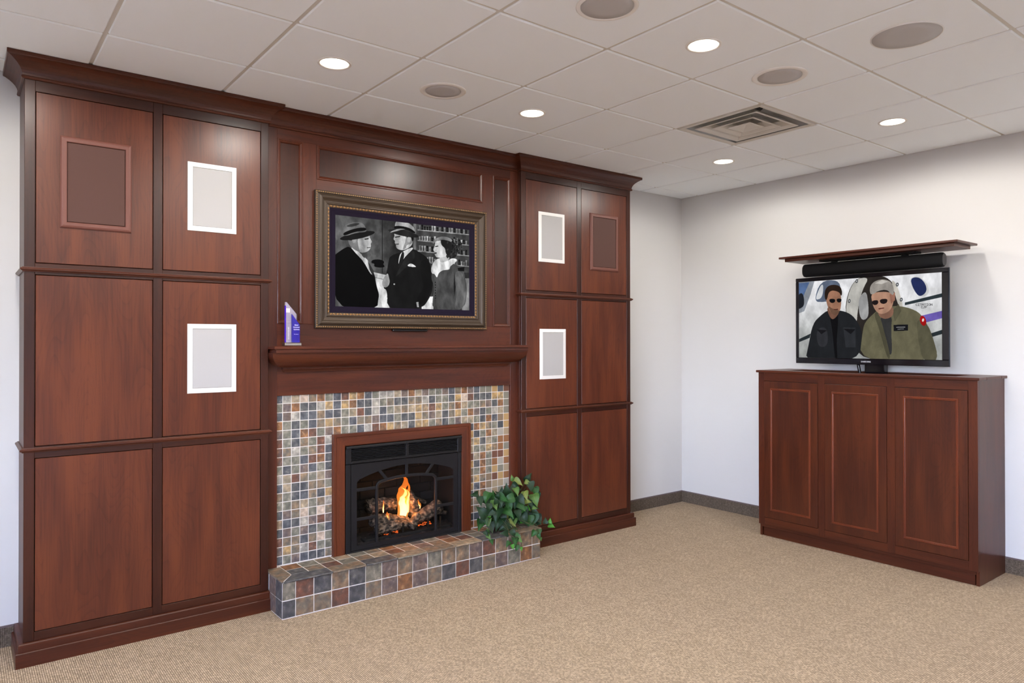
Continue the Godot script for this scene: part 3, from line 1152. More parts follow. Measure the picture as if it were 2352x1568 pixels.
func logs_and_flames() -> void:
	var bark := std(Color.WHITE, 0.9)
	var g := Gradient.new()
	g.colors = PackedColorArray([c8(46, 41, 38), c8(100, 88, 77), c8(158, 139, 120)])
	g.offsets = PackedFloat32Array([0.25, 0.55, 0.85])
	var nt := FastNoiseLite.new()
	nt.seed = 3
	nt.frequency = 0.03
	nt.fractal_octaves = 4
	var im := nt.get_seamless_image(256, 256)
	var col := Image.create(256, 256, false, Image.FORMAT_RGB8)
	for y in 256:
		for x in 256:
			col.set_pixel(x, y, g.sample(im.get_pixel(x, y).r))
	bark.albedo_texture = tex(col)
	bark.heightmap_enabled = true
	bark.heightmap_texture = tex(im)
	bark.heightmap_scale = 0.8
	tri_world(bark, Vector3(3.2, 4.5, 3.2))
	M.flame_core = std(Color(1, 0.9, 0.6), 1.0)
	M.flame_outer = std(Color(1, 0.6, 0.2, 0.28), 1.0)
	for d in [[M.flame_core, [Color(1.0, 0.66, 0.28), Color(1.0, 0.90, 0.62), Color(1.0, 0.97, 0.86)], 1.9], [M.flame_outer, [Color(0.95, 0.42, 0.10), Color(1.0, 0.62, 0.22), Color(1.0, 0.78, 0.42)], 1.0]]:
		var gr := Gradient.new()
		gr.colors = PackedColorArray(d[1])
		gr.offsets = PackedFloat32Array([0.0, 0.45, 1.0])
		var gt := GradientTexture2D.new()
		gt.gradient = gr
		gt.fill_from = Vector2(0, 0)
		gt.fill_to = Vector2(0, 1)
		gt.width = 8
		gt.height = 64
		var m: StandardMaterial3D = d[0]
		m.emission_enabled = true
		m.emission_texture = gt
		m.emission = Color.BLACK
		m.emission_energy_multiplier = d[2]
	M.flame_outer.transparency = BaseMaterial3D.TRANSPARENCY_ALPHA
	log_piece("long grey ceramic log lying across the back of the grate", [Vector3(1.590, 0.425, 0.085), Vector3(1.70, 0.435, 0.08), Vector3(1.79, 0.415, 0.085)], [0.042, 0.036, 0.034], 1, bark)
	log_piece("charred log across the front of the grate below the small flames", [Vector3(1.575, 0.360, 0.165), Vector3(1.69, 0.345, 0.17), Vector3(1.835, 0.315, 0.175)], [0.036, 0.037, 0.026], 2, bark)
	log_piece("pale low log on the grate with its cut end by the left spokes", [Vector3(1.590, 0.300, 0.205), Vector3(1.69, 0.312, 0.205), Vector3(1.81, 0.308, 0.20)], [0.031, 0.033, 0.024], 3, bark)
	log_piece("forked log rising highest behind the tall flame", [Vector3(1.875, 0.490, 0.085), Vector3(1.90, 0.42, 0.10), Vector3(1.925, 0.335, 0.12)], [0.032, 0.040, 0.036], 4, bark, [Vector3(1.89, 0.465, 0.08), Vector3(1.96, 0.425, 0.07), Vector3(2.03, 0.395, 0.07)])
	log_piece("thick charred log slanting up to the side spokes", [Vector3(1.895, 0.318, 0.165), Vector3(2.00, 0.340, 0.15), Vector3(2.10, 0.375, 0.13)], [0.030, 0.040, 0.042], 5, bark, [Vector3(2.05, 0.34, 0.15), Vector3(2.11, 0.33, 0.145), Vector3(2.155, 0.32, 0.14)])
	log_piece("short knobbly log end propped at the front centre", [Vector3(1.825, 0.292, 0.220), Vector3(1.86, 0.315, 0.21), Vector3(1.90, 0.355, 0.19)], [0.029, 0.027, 0.022], 6, bark)
	flame("tall bright yellow flame in the middle of the logs", Vector3(1.822, 0.315, 0.135), 0.31, 0.105, -0.006, 3)
	flame("slim orange flame tongue curling beside the tall flame", Vector3(1.862, 0.36, 0.125), 0.215, 0.040, 0.004, 9)
	flame("thin orange flame licking up behind the front log", Vector3(1.683, 0.385, 0.125), 0.085, 0.016, 0.002, 4)
	flame("low orange flame at the front of the charred log", Vector3(1.676, 0.335, 0.198), 0.072, 0.046, 0.002, 5)
	flame("small orange flame between the forked and the thick log", Vector3(1.945, 0.365, 0.13), 0.075, 0.034, -0.004, 6)
	var ember := std(c8(60, 24, 10), 0.9)
	ember.emission_enabled = true
	ember.emission = Color(1.0, 0.42, 0.14)
	ember.emission_energy_multiplier = 0.9
	var er := RandomNumberGenerator.new()
	er.seed = 6
	for d in [[1.695, 0.268, 0.215, "orange glowing embers under the pale low log, by its cut end"], [1.945, 0.286, 0.20, "orange glowing embers under the thick charred log"]]:
		var eo := thing("glowing_ember", d[3], "embers", Vector3(d[0], d[1] - 0.012, d[2]), "embers below the logs")
		var es := mb()
		for k in 14:
			var c := Vector3(d[0] + er.randf_range(-0.045, 0.045), d[1] + er.randf_range(-0.006, 0.010), d[2] + er.randf_range(-0.012, 0.012))
			cbox(es, c - Vector3(0.006, 0.003, 0.005), c + Vector3(0.006, 0.003, 0.005), 0.0025)
		part(eo, "coals", es, ember)
	var l := OmniLight3D.new()
	l.name = "fire_glow"
	l.position = Vector3(1.825, 0.43, 0.19)
	l.light_color = Color(1.0, 0.62, 0.28)
	l.light_energy = 0.05
	l.light_size = 0.03
	l.omni_range = 8.0
	l.omni_attenuation = 2.0
	l.shadow_enabled = true
	add_child(l)

# ------------------------------------------------------------------ framed screen over the mantel
func build_framed_screen() -> void:
	var t := thing("framed_television", "television in an ornate bronze and gold picture frame showing a black and white film", "television", Vector3(1.7645, 1.578, 0.285))
	var x0 := 1.156
	var x1 := 2.3925
	var y0 := 1.578
	var y1 := 2.394
	var zb := MID + 0.0005
	var bronze := std(c8(104, 82, 62), 0.42, 0.35)
	bronze.albedo_texture = M.cloth
	bronze.uv1_triplanar = true
	bronze.uv1_scale = Vector3.ONE * 5.0
	bronze.albedo_color = c8(128, 104, 82)
	var gold := std(c8(150, 110, 64), 0.5, 0.4)
	# profile, from the outer edge inwards: bead, scoop, hollow, carved lip
	var prof := [Vector2(0, 0), Vector2(0, 0.024), Vector2(0.004, 0.027), Vector2(0.014, 0.027), Vector2(0.018, 0.021), Vector2(0.022, 0.022), Vector2(0.030, 0.029), Vector2(0.038, 0.031), Vector2(0.046, 0.029), Vector2(0.054, 0.023), Vector2(0.064, 0.018), Vector2(0.074, 0.017), Vector2(0.078, 0.020), Vector2(0.082, 0.0205), Vector2(0.086, 0.016), Vector2(0.103, 0.013), Vector2(0.1065, 0.010), Vector2(0.1065, 0.0)]
	var P := [Vector3(x0, y0, zb), Vector3(x1, y0, zb), Vector3(x1, y1, zb), Vector3(x0, y1, zb)]
	var inner_prof := []
	for p in prof:
		inner_prof.append(Vector2(p.x * 0.89, p.y))
	var sides := ["bottom", "side", "top", "side"]
	for k in 4:
		var st := mb()
		frame_side(st, inner_prof, P[k], P[(k + 1) % 4])
		var rail := part(t, "frame_rail", st, bronze)
		# rope beading along the outer edge and carved ornament along the lip
		var a: Vector3 = P[k]
		var b: Vector3 = P[(k + 1) % 4]
		var d := (b - a).normalized()
		var s := Vector3.BACK.cross(d)
		var len_ := a.distance_to(b)
		var rope := mb()
		var n := int(len_ / 0.0135)
		for j in n:
			var f := (j + 0.5) / n * len_
			var c := a + d * f + s * 0.008 + Vector3(0, 0, 0.0255)
			bump(rope, c, d * 0.0052 + s * 0.0028, s * 0.0048 - d * 0.0020, 0.0030)
		part(rail, "rope_bead", rope, gold).set_meta("kind", "stuff")
		var orn := mb()
		n = int((len_ - 0.17) / 0.021)
		for j in n:
			var f := 0.09 + (j + 0.5) / n * (len_ - 0.18)
			var c := a + d * f + s * 0.0842 + Vector3(0, 0, 0.0135)
			bump(orn, c, d * 0.0088 + s * (0.002 if j % 2 == 0 else -0.002), s * 0.0062, 0.0034)
			bump(orn, c + d * 0.0105, d * 0.0032, s * 0.0032, 0.0024)
		part(rail, "carved_lip", orn, gold).set_meta("kind", "stuff")
	var liner := mb()
	var mat_prof := [Vector2(0.094, 0.011), Vector2(0.105, 0.0105), Vector2(0.108, 0.009), Vector2(0.1325, 0.0045), Vector2(0.1325, 0.0)]
	for k in 4:
		frame_side(liner, mat_prof, P[k], P[(k + 1) % 4])
	var velvet := std(c8(28, 22, 36), 0.9, 0.0, 0.2)
	part(t, "liner", liner, velvet)
	var sx0 := 1.2870
	var sx1 := 2.2600
	var sy0 := 1.7105
	var sy1 := 2.2720
	var img := Image.create(768, 440, false, Image.FORMAT_RGB8)
	paint_film(img)
	screen(t, img, Vector3(sx0, sy0, zb + 0.0035), Vector3(sx1 - sx0, 0, 0), Vector3(0, sy1 - sy0, 0), Vector3.BACK, 0.95)
	# small black sensor bar below the frame
	var b := thing("sensor_bar", "slim black infrared sensor bar fixed under the picture frame", "sensor", Vector3(1.795, 1.566, 0.275))
	part(b, "housing", box(Vector3(1.667, 1.5625, MID), Vector3(1.920, 1.5765, 0.290), 0.004), M.black)
	part(b, "bracket", box(Vector3(1.69, 1.5745, MID), Vector3(1.90, 1.5772, 0.275), 0.0005), M.black_matte)

func bump(st: SurfaceTool, c: Vector3, u: Vector3, v: Vector3, h: float) -> void:
	var top := c + Vector3(0, 0, h)
	var ring := []
	for k in 6:
		ring.append(c + u * cos(TAU * k / 6) + v * sin(TAU * k / 6))
	var ring2 := []
	for k in 6:
		ring2.append(c + (u * cos(TAU * k / 6) + v * sin(TAU * k / 6)) * 0.6 + Vector3(0, 0, h * 0.75))
	for k in 6:
		var j := (k + 1) % 6
		quad(st, ring[k], ring[j], ring2[j], ring2[k], c)
		tri(st, ring2[k], ring2[j], top, c)

# frame side from p to q (anticlockwise), profile x measured inwards
func frame_side(st: SurfaceTool, prof: Array, p: Vector3, q: Vector3) -> void:
	var d := (q - p).normalized()
	var inw := Vector3.BACK.cross(d)
	var r0 := []
	var r1 := []
	for v in prof:
		var o: Vector3 = inw * v.x + Vector3.BACK * v.y
		r0.append(p + o + d * v.x)
		r1.append(q + o - d * v.x)
	for k in prof.size() - 1:
		st.add_vertex(r0[k])
		st.add_vertex(r1[k + 1])
		st.add_vertex(r1[k])
		st.add_vertex(r0[k])
		st.add_vertex(r0[k + 1])
		st.add_vertex(r1[k + 1])

# a thin glowing panel: o its lower left corner, eu and ev its edges, n its front
func screen(t: Node3D, img: Image, o: Vector3, eu: Vector3, ev: Vector3, n: Vector3, energy: float) -> void:
	var st := SurfaceTool.new()
	st.begin(Mesh.PRIMITIVE_TRIANGLES)
	var c := o + eu * 0.5 + ev * 0.5 - n * 0.001
	var q := [[o, Vector2(0, 1)], [o + eu, Vector2(1, 1)], [o + eu + ev, Vector2(1, 0)], [o + ev, Vector2(0, 0)]]
	for k in [0, 2, 1, 0, 3, 2]:
		st.set_normal(n)
		st.set_uv(q[k][1])
		st.add_vertex(q[k][0])
	var m := std(c8(4, 4, 5), 0.4, 0.0, 0.12)
	m.emission_enabled = true
	m.emission = Color.BLACK
	m.emission_texture = tex(img)
	m.emission_energy_multiplier = energy
	part(t, "screen", st.commit(), m)
	part(t, "panel_back", box_between(o - n * 0.003, o + eu + ev - n * 0.0008), M.black_matte)

func box_between(a: Vector3, b: Vector3) -> SurfaceTool:
	return box(Vector3(minf(a.x, b.x), minf(a.y, b.y), minf(a.z, b.z)), Vector3(maxf(a.x, b.x), maxf(a.y, b.y), maxf(a.z, b.z)), 0.0)

# ------------------------------------------------------------------ pictures on the two screens (flat print)
func fill_poly(img: Image, pts: PackedVector2Array, col: Color) -> void:
	var y0 := 1e9
	var y1 := -1e9
	for p in pts:
		y0 = minf(y0, p.y)
		y1 = maxf(y1, p.y)
	for y in range(maxi(0, int(y0)), mini(img.get_height() - 1, int(y1)) + 1):
		var xs := []
		var yy := y + 0.5
		for k in pts.size():
			var a := pts[k]
			var b := pts[(k + 1) % pts.size()]
			if (a.y <= yy) != (b.y <= yy):
				xs.append(a.x + (yy - a.y) / (b.y - a.y) * (b.x - a.x))
		xs.sort()
		for k in range(0, xs.size() - 1, 2):
			var u0 := maxi(0, roundi(xs[k]))
			var u1 := mini(img.get_width(), roundi(xs[k + 1]))
			if u1 > u0:
				img.fill_rect(Rect2i(u0, y, u1 - u0, 1), col)

class Quad:
	var tl: Vector2
	var tr: Vector2
	var bl: Vector2
	var br: Vector2
	var w: float
	var h: float
	func at(x: float, y: float) -> Vector2:
		var u := (x - tl.x) / (tr.x - tl.x)
		var top := lerpf(tl.y, tr.y, u)
		var bot := lerpf(bl.y, br.y, u)
		return Vector2(u * w, (y - top) / (bot - top) * h)

func shape(img: Image, q: Quad, xy: Array, col: Color, soft := true) -> void:
	var pts := PackedVector2Array()
	for k in range(0, xy.size(), 2):
		pts.append(q.at(xy[k], xy[k + 1]))
	if soft and pts.size() > 4:
		for r in 2:
			var o := PackedVector2Array()
			for k in pts.size():
				var a := pts[k]
				var b := pts[(k + 1) % pts.size()]
				o.append(a.lerp(b, 0.25))
				o.append(a.lerp(b, 0.75))
			pts = o
	fill_poly(img, pts, col)

func oval(img: Image, q: Quad, x: float, y: float, rx: float, ry: float, turn: float, col: Color) -> void:
	var pts := PackedVector2Array()
	for k in 28:
		var a := TAU * k / 28
		var d := Vector2(cos(a) * rx, sin(a) * ry).rotated(turn)
		pts.append(q.at(x + d.x, y + d.y))
	fill_poly(img, pts, col)

# uneven tones of cloth and skin in the printed pictures
func mottle(img: Image, amount: float, seed_: int) -> void:
	var n := FastNoiseLite.new()
	n.seed = seed_
	n.frequency = 0.016
	n.fractal_octaves = 4
	n.domain_warp_enabled = true
	n.domain_warp_amplitude = 30.0
	n.domain_warp_frequency = 0.012
	for y in img.get_height():
		for x in img.get_width():
			var c := img.get_pixel(x, y)
			var f := 1.0 + amount * 2.0 * n.get_noise_2d(x, y * 0.55)
			img.set_pixel(x, y, Color(c.r * f, c.g * f, c.b * f))

func gy(v: float) -> Color:
	return Color(v, v, v)

# a period scene in greys: two hatted men in suits and a woman in a tweed jacket before a glass cabinet
func paint_film(img: Image) -> void:
	var q := Quad.new()
	q.tl = Vector2(228, 272)
	q.tr = Vector2(1646, 435)
	q.br = Vector2(1648, 1298)
	q.bl = Vector2(224, 1252)
	q.w = img.get_width()
	q.h = img.get_height()
	var W := img.get_width()
	var HH := img.get_height()
	var n := FastNoiseLite.new()
	n.frequency = 0.006
	for y in HH:
		for x in range(0, W, 2):
			var f := x / float(W)
			var v := 0.34 + 0.16 * n.get_noise_2d(x, y) - 0.16 * smoothstep(0.25, 0.42, f) + 0.06 * smoothstep(0.5, 0.6, f)
			img.fill_rect(Rect2i(x, y, 2, 1), gy(v))
	shape(img, q, [682, 300, 690, 300, 690, 900, 682, 900], gy(0.12), false)
	shape(img, q, [1040, 350, 1660, 420, 1660, 900, 1040, 900], gy(0.26), false)
	shape(img, q, [1010, 350, 1040, 350, 1040, 900, 1010, 900], gy(0.42), false)
	# shelves with glassware
	var r := RandomNumberGenerator.new()
	r.seed = 12
	for s in 4:
		var y0 := 440.0 + s * 112
		shape(img, q, [1055, y0, 1645, y0 + 55, 1645, y0 + 66, 1055, y0 + 10], gy(0.62), false)
		for k in 20:
			var gx := 1070.0 + k * 28
			var gb := y0 + (gx - 1055) * 0.093
			var dark := r.randf() < 0.3
			var hgt := r.randf_range(36, 60)
			shape(img, q, [gx, gb, gx + 5, gb - hgt * 0.4, gx - 2, gb - hgt, gx + 20, gb - hgt, gx + 14, gb - hgt * 0.4, gx + 19, gb], gy(0.05) if dark else gy(r.randf_range(0.45, 0.75)), false)
	# counter and drawers
	shape(img, q, [590, 890, 760, 930, 760, 1275, 590, 1275], gy(0.86), false)
	shape(img, q, [590, 940, 760, 980, 760, 986, 590, 946], gy(0.5), false)
	shape(img, q, [1100, 1150, 1230, 1150, 1230, 1300, 1100, 1300], gy(0.88), false)
	shape(img, q, [1560, 960, 1660, 960, 1660, 1320, 1560, 1320], gy(0.55), false)
	# telephone
	shape(img, q, [575, 800, 580, 765, 640, 755, 700, 770, 705, 800, 690, 800, 720, 845, 600, 840, 610, 800], gy(0.02))
	# man in a dark overcoat
	shape(img, q, [215, 730, 250, 690, 345, 620, 380, 640, 480, 720, 560, 800, 610, 920, 625, 1030, 655, 1130, 645, 1180, 635, 1280, 215, 1280], gy(0.012))
	shape(img, q, [372, 630, 405, 640, 500, 720, 560, 790, 590, 930, 560, 900, 500, 780, 420, 690], gy(0.80))
	shape(img, q, [540, 770, 600, 880, 592, 935, 560, 870], gy(0.22))
	shape(img, q, [470, 690, 510, 670, 520, 700, 570, 690, 575, 725, 530, 735, 500, 745], gy(0.30))
	shape(img, q, [355, 600, 350, 540, 420, 490, 520, 470, 560, 500, 562, 535, 585, 570, 570, 590, 574, 620, 560, 660, 520, 685, 470, 690, 400, 650], gy(0.66))
	shape(img, q, [355, 600, 350, 540, 420, 500, 455, 500, 440, 560, 450, 630, 470, 688, 400, 650], gy(0.46))
	shape(img, q, [352, 560, 358, 520, 470, 470, 490, 495, 430, 515, 400, 560], gy(0.10))
	oval(img, q, 408, 555, 20, 32, 0.2, gy(0.55))
	shape(img, q, [508, 540, 548, 534, 550, 545, 512, 551], gy(0.12), false)
	shape(img, q, [530, 632, 568, 628, 566, 636, 532, 640], gy(0.25), false)
	oval(img, q, 442, 508, 172, 34, -0.22, gy(0.09))
	shape(img, q, [300, 480, 305, 415, 360, 375, 440, 362, 500, 380, 525, 440, 530, 470, 420, 480, 320, 520], gy(0.44))
	shape(img, q, [325, 410, 390, 380, 470, 375, 440, 400, 370, 420], gy(0.22))
	shape(img, q, [300, 480, 420, 430, 522, 420, 530, 455, 420, 465, 312, 515], gy(0.03))
	# man in a dark grey suit
	shape(img, q, [765, 720, 880, 680, 1010, 640, 1090, 690, 1180, 750, 1210, 880, 1230, 1060, 1180, 1180, 1100, 1280, 735, 1300, 738, 1080, 690, 1060, 730, 900, 750, 780], gy(0.085))
	shape(img, q, [1090, 760, 1180, 760, 1215, 1040, 1160, 1180, 1060, 1260, 1050, 1150, 1130, 1060, 1085, 900], gy(0.055))
	shape(img, q, [880, 680, 1000, 625, 1008, 650, 930, 720, 850, 830, 855, 740], gy(0.84))
	shape(img, q, [890, 675, 912, 680, 912, 740, 870, 830, 845, 850, 862, 770], gy(0.11))
	shape(img, q, [1010, 650, 1035, 720, 1000, 780, 900, 870, 810, 960, 860, 850, 930, 730], gy(0.13))
	shape(img, q, [950, 815, 985, 795, 1040, 830, 1035, 840, 950, 832], gy(0.93))
	shape(img, q, [690, 970, 730, 910, 745, 905, 755, 950, 765, 990, 750, 1040, 710, 1060, 680, 1020], gy(0.66))
	oval(img, q, 809, 1019, 9, 9, 0, gy(0.8))
	shape(img, q, [1040, 1210, 1065, 1205, 1070, 1262, 1050, 1262], gy(0.75))
	shape(img, q, [805, 480, 860, 460, 960, 470, 1010, 540, 995, 610, 940, 650, 890, 662, 845, 650, 825, 625, 828, 600, 812, 585, 818, 560, 798, 545, 812, 510], gy(0.74))
	shape(img, q, [930, 480, 1005, 510, 1015, 560, 985, 600, 940, 600, 930, 640, 890, 662, 930, 560], gy(0.50))
	shape(img, q, [900, 470, 990, 470, 1020, 540, 1000, 580, 985, 510, 940, 530, 925, 490], gy(0.05))
	oval(img, q, 966, 545, 20, 34, 0.1, gy(0.62))
	shape(img, q, [815, 518, 870, 510, 870, 520, 818, 528], gy(0.08), false)
	shape(img, q, [825, 592, 858, 590, 856, 600, 828, 602], gy(0.25), false)
	oval(img, q, 908, 482, 165, 29, 0.21, gy(0.13))
	shape(img, q, [750, 478, 820, 440, 900, 425, 960, 440, 900, 440, 830, 460], gy(0.62))
	shape(img, q, [808, 430, 825, 345, 890, 350, 960, 370, 1020, 420, 1030, 470, 920, 425], gy(0.66))
	shape(img, q, [806, 405, 870, 402, 960, 420, 1028, 462, 1030, 490, 940, 440, 860, 428, 806, 435], gy(0.05))
	# woman in a tweed jacket
	shape(img, q, [1215, 880, 1260, 800, 1340, 770, 1450, 800, 1570, 850, 1600, 960, 1625, 1120, 1580, 1300, 1215, 1300, 1225, 1150, 1240, 1040, 1205, 960], gy(0.30))
	shape(img, q, [1480, 870, 1580, 900, 1620, 1130, 1570, 1290, 1460, 1290, 1500, 1150, 1480, 1020], gy(0.38))
	shape(img, q, [1470, 880, 1485, 1050, 1470, 1150, 1462, 1050], gy(0.12))
	shape(img, q, [1510, 850, 1590, 840, 1585, 885, 1515, 880], gy(0.06))
	shape(img, q, [1285, 740, 1400, 700, 1420, 760, 1320, 830, 1290, 800], gy(0.72))
	shape(img, q, [1200, 850, 1240, 770, 1300, 740, 1310, 800, 1400, 770, 1440, 745, 1505, 755, 1490, 790, 1420, 830, 1415, 870, 1340, 870, 1290, 900, 1270, 960, 1245, 910, 1210, 910], gy(0.90))
	shape(img, q, [1265, 560, 1360, 560, 1400, 640, 1390, 720, 1320, 740, 1265, 740, 1240, 700, 1246, 680, 1226, 655, 1245, 620, 1250, 580], gy(0.82))
	shape(img, q, [1310, 545, 1400, 530, 1490, 590, 1510, 680, 1490, 740, 1420, 750, 1370, 700, 1365, 640, 1320, 610], gy(0.11))
	for k in 26:
		oval(img, q, r.randf_range(1380, 1500), r.randf_range(580, 740), 14, 8, r.randf() * 3.0, gy(r.randf_range(0.08, 0.30)))
	shape(img, q, [1250, 618, 1285, 612, 1285, 622, 1252, 627], gy(0.10), false)
	shape(img, q, [1240, 686, 1268, 684, 1266, 697, 1244, 698], gy(0.18), false)
	shape(img, q, [1222, 600, 1225, 560, 1290, 520, 1370, 515, 1440, 545, 1465, 590, 1400, 560, 1320, 548, 1260, 565], gy(0.50))
	for k in 40:
		oval(img, q, r.randf_range(1440, 1555), r.randf_range(530, 700), 12, 9, r.randf() * 3.0, gy(r.randf_range(0.03, 0.22)))
	for k in 7:
		oval(img, q, 1252, 1000 + k * 28, 5, 6, 0, gy(0.04))
	mottle(img, 0.20, 5)
	# film grain and tweed
	for k in 6000:
		var x := r.randi_range(0, W - 1)
		var y := r.randi_range(0, HH - 1)
		var c := img.get_pixel(x, y)
		img.set_pixel(x, y, gy(clampf(c.r * r.randf_range(0.75, 1.3), 0, 1)))
	img.resize(W / 2, HH / 2, Image.INTERPOLATE_LANCZOS)
	img.resize(W, HH, Image.INTERPOLATE_CUBIC)

const GLYPHS := {"C": "01110 10001 10000 10000 10000 10001 01110", "I": "11111 00100 00100 00100 00100 00100 11111", "T": "11111 00100 00100 00100 00100 00100 00100", "A": "01110 10001 10001 11111 10001 10001 10001", "O": "01110 10001 10001 10001 10001 10001 01110", "N": "10001 11001 10101 10101 10011 10001 10001", "J": "00111 00010 00010 00010 00010 10010 01100", "P": "11110 10001 10001 11110 10000 10000 10000"}

func stamp_text(img: Image, q: Quad, text: String, x: float, y: float, s: float, col: Color) -> void:
	for ch in text:
		var rows: PackedStringArray = GLYPHS[ch].split(" ")
		for j in 7:
			for k in 5:
				if rows[j][k] == "1":
					var a := q.at(x + k * s, y + j * s)
					img.fill_rect(Rect2i(int(a.x), int(a.y), 2, 2), col)
		x += s * 6.0

# a white aircraft with an open door and two men in jackets
func paint_aircraft(img: Image) -> void:
	var q := Quad.new()
	q.tl = Vector2(488, 460)
	q.tr = Vector2(1670, 380)
	q.br = Vector2(1675, 1108)
	q.bl = Vector2(495, 1082)
	q.w = img.get_width()
	q.h = img.get_height()
	var W := img.get_width()
	var HH := img.get_height()
	for y in HH:
		var f := y / float(HH)
		var c := Color(0.90, 0.90, 0.91).lerp(Color(0.62, 0.63, 0.62), smoothstep(0.15, 1.0, f))
		img.fill_rect(Rect2i(0, y, W, 1), c)
	# cockpit glazing
	shape(img, q, [480, 450, 640, 440, 600, 560, 540, 700, 480, 720], Color(0.55, 0.57, 0.60), false)
	shape(img, q, [480, 470, 590, 460, 540, 560, 500, 660, 480, 670], Color(0.33, 0.42, 0.58), false)
	shape(img, q, [480, 560, 530, 545, 545, 650, 500, 680, 480, 680], Color(0.12, 0.13, 0.16))
	shape(img, q, [630, 620, 690, 450, 850, 438, 880, 520, 870, 600, 720, 625], Color(0.36, 0.40, 0.48))
	shape(img, q, [640, 605, 695, 480, 720, 480, 715, 560, 690, 600], Color(0.82, 0.83, 0.84))
	# door opening
	shape(img, q, [910, 720, 930, 560, 1000, 430, 1130, 405, 1260, 410, 1340, 520, 1380, 680, 1380, 1100, 1000, 1100], Color(0.17, 0.15, 0.14))
	shape(img, q, [915, 720, 935, 560, 1000, 432, 1120, 415, 1060, 520, 1020, 680, 1010, 820, 960, 800], Color(0.72, 0.71, 0.69))
	shape(img, q, [1020, 600, 1090, 520, 1110, 640, 1110, 760, 1040, 780], Color(0.62, 0.62, 0.62))
	shape(img, q, [1290, 430, 1340, 480, 1390, 680, 1360, 690, 1320, 560], Color(0.78, 0.76, 0.72))
	for d in [[1012, 450], [948, 615], [1340, 480], [1370, 605]]:
		oval(img, q, d[0], d[1], 11, 16, 0.2, Color(0.25, 0.26, 0.28))
		oval(img, q, d[0], d[1], 5, 8, 0.2, Color(0.80, 0.80, 0.80))
	# cabin window, stripes
	shape(img, q, [1432, 425, 1500, 412, 1550, 450, 1580, 520, 1570, 575, 1500, 580, 1450, 500], Color(0.80, 0.80, 0.80))
	shape(img, q, [1440, 428, 1500, 418, 1545, 460, 1565, 530, 1530, 575, 1495, 575, 1455, 500], Color(0.13, 0.17, 0.34))
	shape(img, q, [1398, 630, 1690, 550, 1690, 582, 1398, 652], Color(0.17, 0.21, 0.23), false)
	shape(img, q, [1500, 745, 1690, 695, 1690, 755, 1540, 800], Color(0.42, 0.36, 0.68), false)
	shape(img, q, [1580, 890, 1690, 850, 1690, 885, 1600, 915], Color(0.15, 0.18, 0.19), false)
	shape(img, q, [490, 930, 600, 885, 590, 920, 490, 955], Color(0.15, 0.18, 0.19), false)
	stamp_text(img, q, "CITATION", 1480, 640, 2.6, Color(0.35, 0.35, 0.36))
	stamp_text(img, q, "CJP", 1520, 662, 2.4, Color(0.35, 0.35, 0.36))
	# man in a dark jacket
	shape(img, q, [545, 1120, 580, 980, 620, 800, 700, 730, 760, 690, 860, 690, 960, 720, 1020, 790, 1060, 880, 1030, 1120], Color(0.125, 0.13, 0.145))
	shape(img, q, [770, 720, 850, 700, 850, 800, 835, 960, 845, 1100, 820, 1100, 800, 860], Color(0.05, 0.05, 0.055))
	shape(img, q, [690, 830, 755, 840, 760, 990, 670, 1000, 650, 880], Color(0.185, 0.19, 0.205))
	shape(img, q, [895, 835, 1000, 835, 1000, 1000, 915, 1000], Color(0.18, 0.185, 0.20))
	shape(img, q, [655, 850, 750, 858, 700, 890], Color(0.09, 0.09, 0.10), false)
	shape(img, q, [895, 845, 1000, 850, 960, 890], Color(0.09, 0.09, 0.10), false)
	shape(img, q, [750, 660, 860, 660, 860, 720, 800, 780, 760, 720], Color(0.47, 0.33, 0.27))
	shape(img, q, [738, 580, 760, 530, 800, 520, 860, 530, 878, 580, 878, 640, 868, 700, 830, 730, 790, 720, 755, 660], Color(0.62, 0.45, 0.36))
	shape(img, q, [760, 650, 800, 680, 850, 690, 868, 700, 830, 735, 790, 722], Color(0.42, 0.31, 0.25))
	shape(img, q, [732, 600, 730, 530, 760, 490, 810, 478, 870, 490, 888, 540, 880, 580, 862, 540, 800, 525, 765, 545, 750, 610], Color(0.16, 0.11, 0.085))
	shape(img, q, [770, 598, 822, 596, 826, 622, 800, 634, 776, 624], Color(0.06, 0.06, 0.07))
	shape(img, q, [836, 596, 880, 594, 880, 618, 862, 630, 842, 622], Color(0.06, 0.06, 0.07))
	shape(img, q, [812, 682, 850, 680, 850, 688, 814, 690], Color(0.30, 0.16, 0.13), false)
	# man in an olive flight suit
	shape(img, q, [1030, 1120, 1060, 860, 1080, 790, 1150, 720, 1200, 680, 1330, 650, 1480, 690, 1540, 760, 1590, 880, 1650, 1120], Color(0.40, 0.385, 0.30))
	shape(img, q, [1480, 760, 1560, 800, 1600, 900, 1650, 1120, 1530, 1120, 1500, 960], Color(0.35, 0.34, 0.265))
	shape(img, q, [1190, 740, 1300, 720, 1290, 860, 1300, 1060, 1270, 1060, 1240, 900], Color(0.20, 0.20, 0.20))
	shape(img, q, [1150, 720, 1190, 700, 1230, 840, 1290, 1090, 1260, 1100, 1200, 860], Color(0.31, 0.30, 0.235))
	shape(img, q, [1300, 700, 1350, 640, 1370, 700, 1320, 790], Color(0.33, 0.32, 0.25))
	shape(img, q, [1310, 815, 1420, 812, 1420, 862, 1312, 866], Color(0.08, 0.085, 0.10), false)
	shape(img, q, [1330, 832, 1400, 830, 1400, 836, 1330, 838], Color(0.6, 0.6, 0.6), false)
	shape(img, q, [1340, 848, 1390, 846, 1390, 851, 1340, 853], Color(0.6, 0.6, 0.6), false)
	oval(img, q, 1533, 782, 22, 42, -0.2, Color(0.62, 0.06, 0.07))
	oval(img, q, 1533, 776, 8, 14, 0.2, Color(0.85, 0.80, 0.78))
